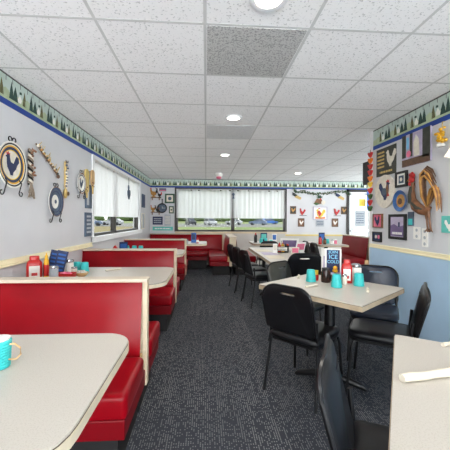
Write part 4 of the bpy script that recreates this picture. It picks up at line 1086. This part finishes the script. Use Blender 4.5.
# black speaker beyond the partition
t = empty('speaker', (2.66, 4.65, 2.069)); tag(t, 'black box speaker hung from the ceiling past partition corner', 'speaker')
b = MB(); b.box(-.15, .15, -.1, .1, -.18, .18, .01); b.build('cabinet', 'black', t)
b = MB(); b.box(-.135, .135, -.108, -.1, -.165, .165, .003, 1); b.build('grille', 'olive_dark', t)
b = MB(); b.tube([(0, 0, .178), (0, 0, .3665)], .014, 8); b.build('bracket', 'black', t)

# ------------------------------------------------------------------ outside
def ground(name, x0, x1, y0, y1, z, m):
    b = MB(); b.box(x0, x1, y0, y1, z-.05, z); return struct(b.build(name, m))
ground('ground', -900, 900, YF+.2, 1500, -.15, 'lawn')
ground('road', -400, 400, 58, 96, -.13, 'asphalt')
ground('ground', -140, XL-.2, -40, YF+.2, -.15, 'dry_lawn')
ground('lawn', -60, -4.5, 12, 57, -.13, 'dry_lawn')
rnd = random.Random(11); b = MB()
for k in range(150):
    x = -420 + k*5.6 + rnd.uniform(-2, 2); y = 190 + rnd.uniform(-12, 12); h = rnd.uniform(2.2, 4.2)
    b.ball((x, y, h*.45-.2), 1, (rnd.uniform(4, 6.5), 3, h*.6), 8)
o = b.build('treeline', 'far_trees', None, True); tag(o, 'dark green band of trees beyond the road outside', 'trees', None, 'stuff')
def car(x, y, deg, body, label, suv=False, s=1.):
    t = empty('car', (x, y, -.13), math.radians(deg)); tag(t, label, 'car', 'parked cars outside')
    h = 1.75 if suv else 1.45
    low = [(-2.2, .35), (2.2, .35), (2.25, .7), (2.0, .95), (1.0, 1.02), (-2.1, 1.05), (-2.25, .8)]
    b = MB(); Fp = lambda u, v, d: V((u, d, v)); b.fprism(Fp, low, -.88, .88); b.build('body', body, t)
    cab = [(1.0, 1.0), (.35, h-.1), (.0, h), (-1.3 if not suv else -1.8, h), (-1.9 if not suv else -2.1, 1.03)]
    b = MB(); b.fprism(Fp, [(x_, z_) for x_, z_ in cab], -.76, .76); b.build('cabin', body, t)
    g = [(.82, 1.06), (.32, h-.16), (-1.2 if not suv else -1.75, h-.12), (-1.65 if not suv else -1.95, 1.08)]
    b = MB(); b.fprism(Fp, g, -.775, .775); b.loops([[V((1.02, y_, 1.04)) for y_ in (-.66, .66)] + [V((.40, y_, h-.14)) for y_ in (.62, -.62)], [V((1.05, y_, 1.05)) for y_ in (-.66, .66)] + [V((.43, y_, h-.13)) for y_ in (.62, -.62)]]); b.build('windows', 'car_glass', t)
    for wx in (-1.4, 1.4):
        for wy in (-.8, .8):
            b = MB(); b.lathe([(.2, -.11), (.33, -.11), (.34, 0), (.33, .11), (.2, .11)], (wx, wy, .34), n=16, axis='Y'); b.build('wheel', 'tyre', t, True)
    t.scale = (s, s, s)
    return t
car(-3.6, 72, -75, 'car_dark', 'dark suv parked outside, beside the end window frame', True)
car(1.0, 72, -70, 'car_white', 'white suv parked outside, seen under the end window curtain', True)
car(7.3, 80, 165, 'car_white', 'white car outside right of the window mullion')
car(13.2, 77, 160, 'car_silver', 'silver blue car outside near the end window corner')
car(18.6, 88, 10, 'blue', 'blue vehicle outside farthest from the skillet clock', True)
car(-22.9, 62, 10, 'car_silver', 'grey car outside through the nearer side window pane')
car(-20.5, 68, 175, 'car_white', 'white car outside through the farther side window pane')

# ------------------------------------------------------------------ light, camera
w = bpy.data.worlds.new('sky'); bpy.context.scene.world = w; w.use_nodes = True
nt = w.node_tree; bg = nt.nodes['Background']; bg.inputs[0].default_value = (.95, .98, 1.0, 1)
# overcast sky, raised behind the viewer to fill the room through its open back
tc = nt.nodes.new('ShaderNodeTexCoord'); sp = nt.nodes.new('ShaderNodeSeparateXYZ'); mr = nt.nodes.new('ShaderNodeMapRange')
mr.inputs[1].default_value = -.9; mr.inputs[2].default_value = .6; mr.inputs[3].default_value = SKY_BACK; mr.inputs[4].default_value = SKY_FAR
nt.links.new(tc.outputs['Generated'], sp.inputs[0]); nt.links.new(sp.outputs['Y'], mr.inputs[0]); mz = nt.nodes.new('ShaderNodeMapRange'); mm = nt.nodes.new('ShaderNodeMath'); mm.operation = 'MULTIPLY'
# lower hemisphere brightened as an added uplight for the ceiling, upper sky dimmed
mz.inputs[1].default_value = -.15; mz.inputs[2].default_value = .15; mz.inputs[3].default_value = 1.7; mz.inputs[4].default_value = .72
nt.links.new(sp.outputs['Z'], mz.inputs[0]); nt.links.new(mr.outputs[0], mm.inputs[0]); nt.links.new(mz.outputs[0], mm.inputs[1]); nt.links.new(mm.outputs[0], bg.inputs[1])
cam = bpy.data.cameras.new('camera'); co = bpy.data.objects.new('camera', cam); C.objects.link(co)
cam.sensor_width = 36; cam.lens = 36*304.16/450; cam.shift_y = -5.79/450; cam.clip_start = .02; cam.clip_end = 600
co.matrix_world = Matrix.Translation((0, 0, H)) @ Matrix.Rotation(-.0621, 4, 'Z') @ Matrix.Rotation(PI/2, 4, 'X') @ Matrix.Rotation(.0061, 4, 'Z')
S = bpy.context.scene; S.camera = co
S.view_settings.view_transform = 'Standard'; S.view_settings.look = 'None'; S.view_settings.exposure = 0.14; S.view_settings.gamma = 1
S.view_settings.use_curve_mapping = False
S.cycles.max_bounces = 10; S.cycles.diffuse_bounces = 6; S.cycles.transparent_max_bounces = 12; S.cycles.use_denoising = True
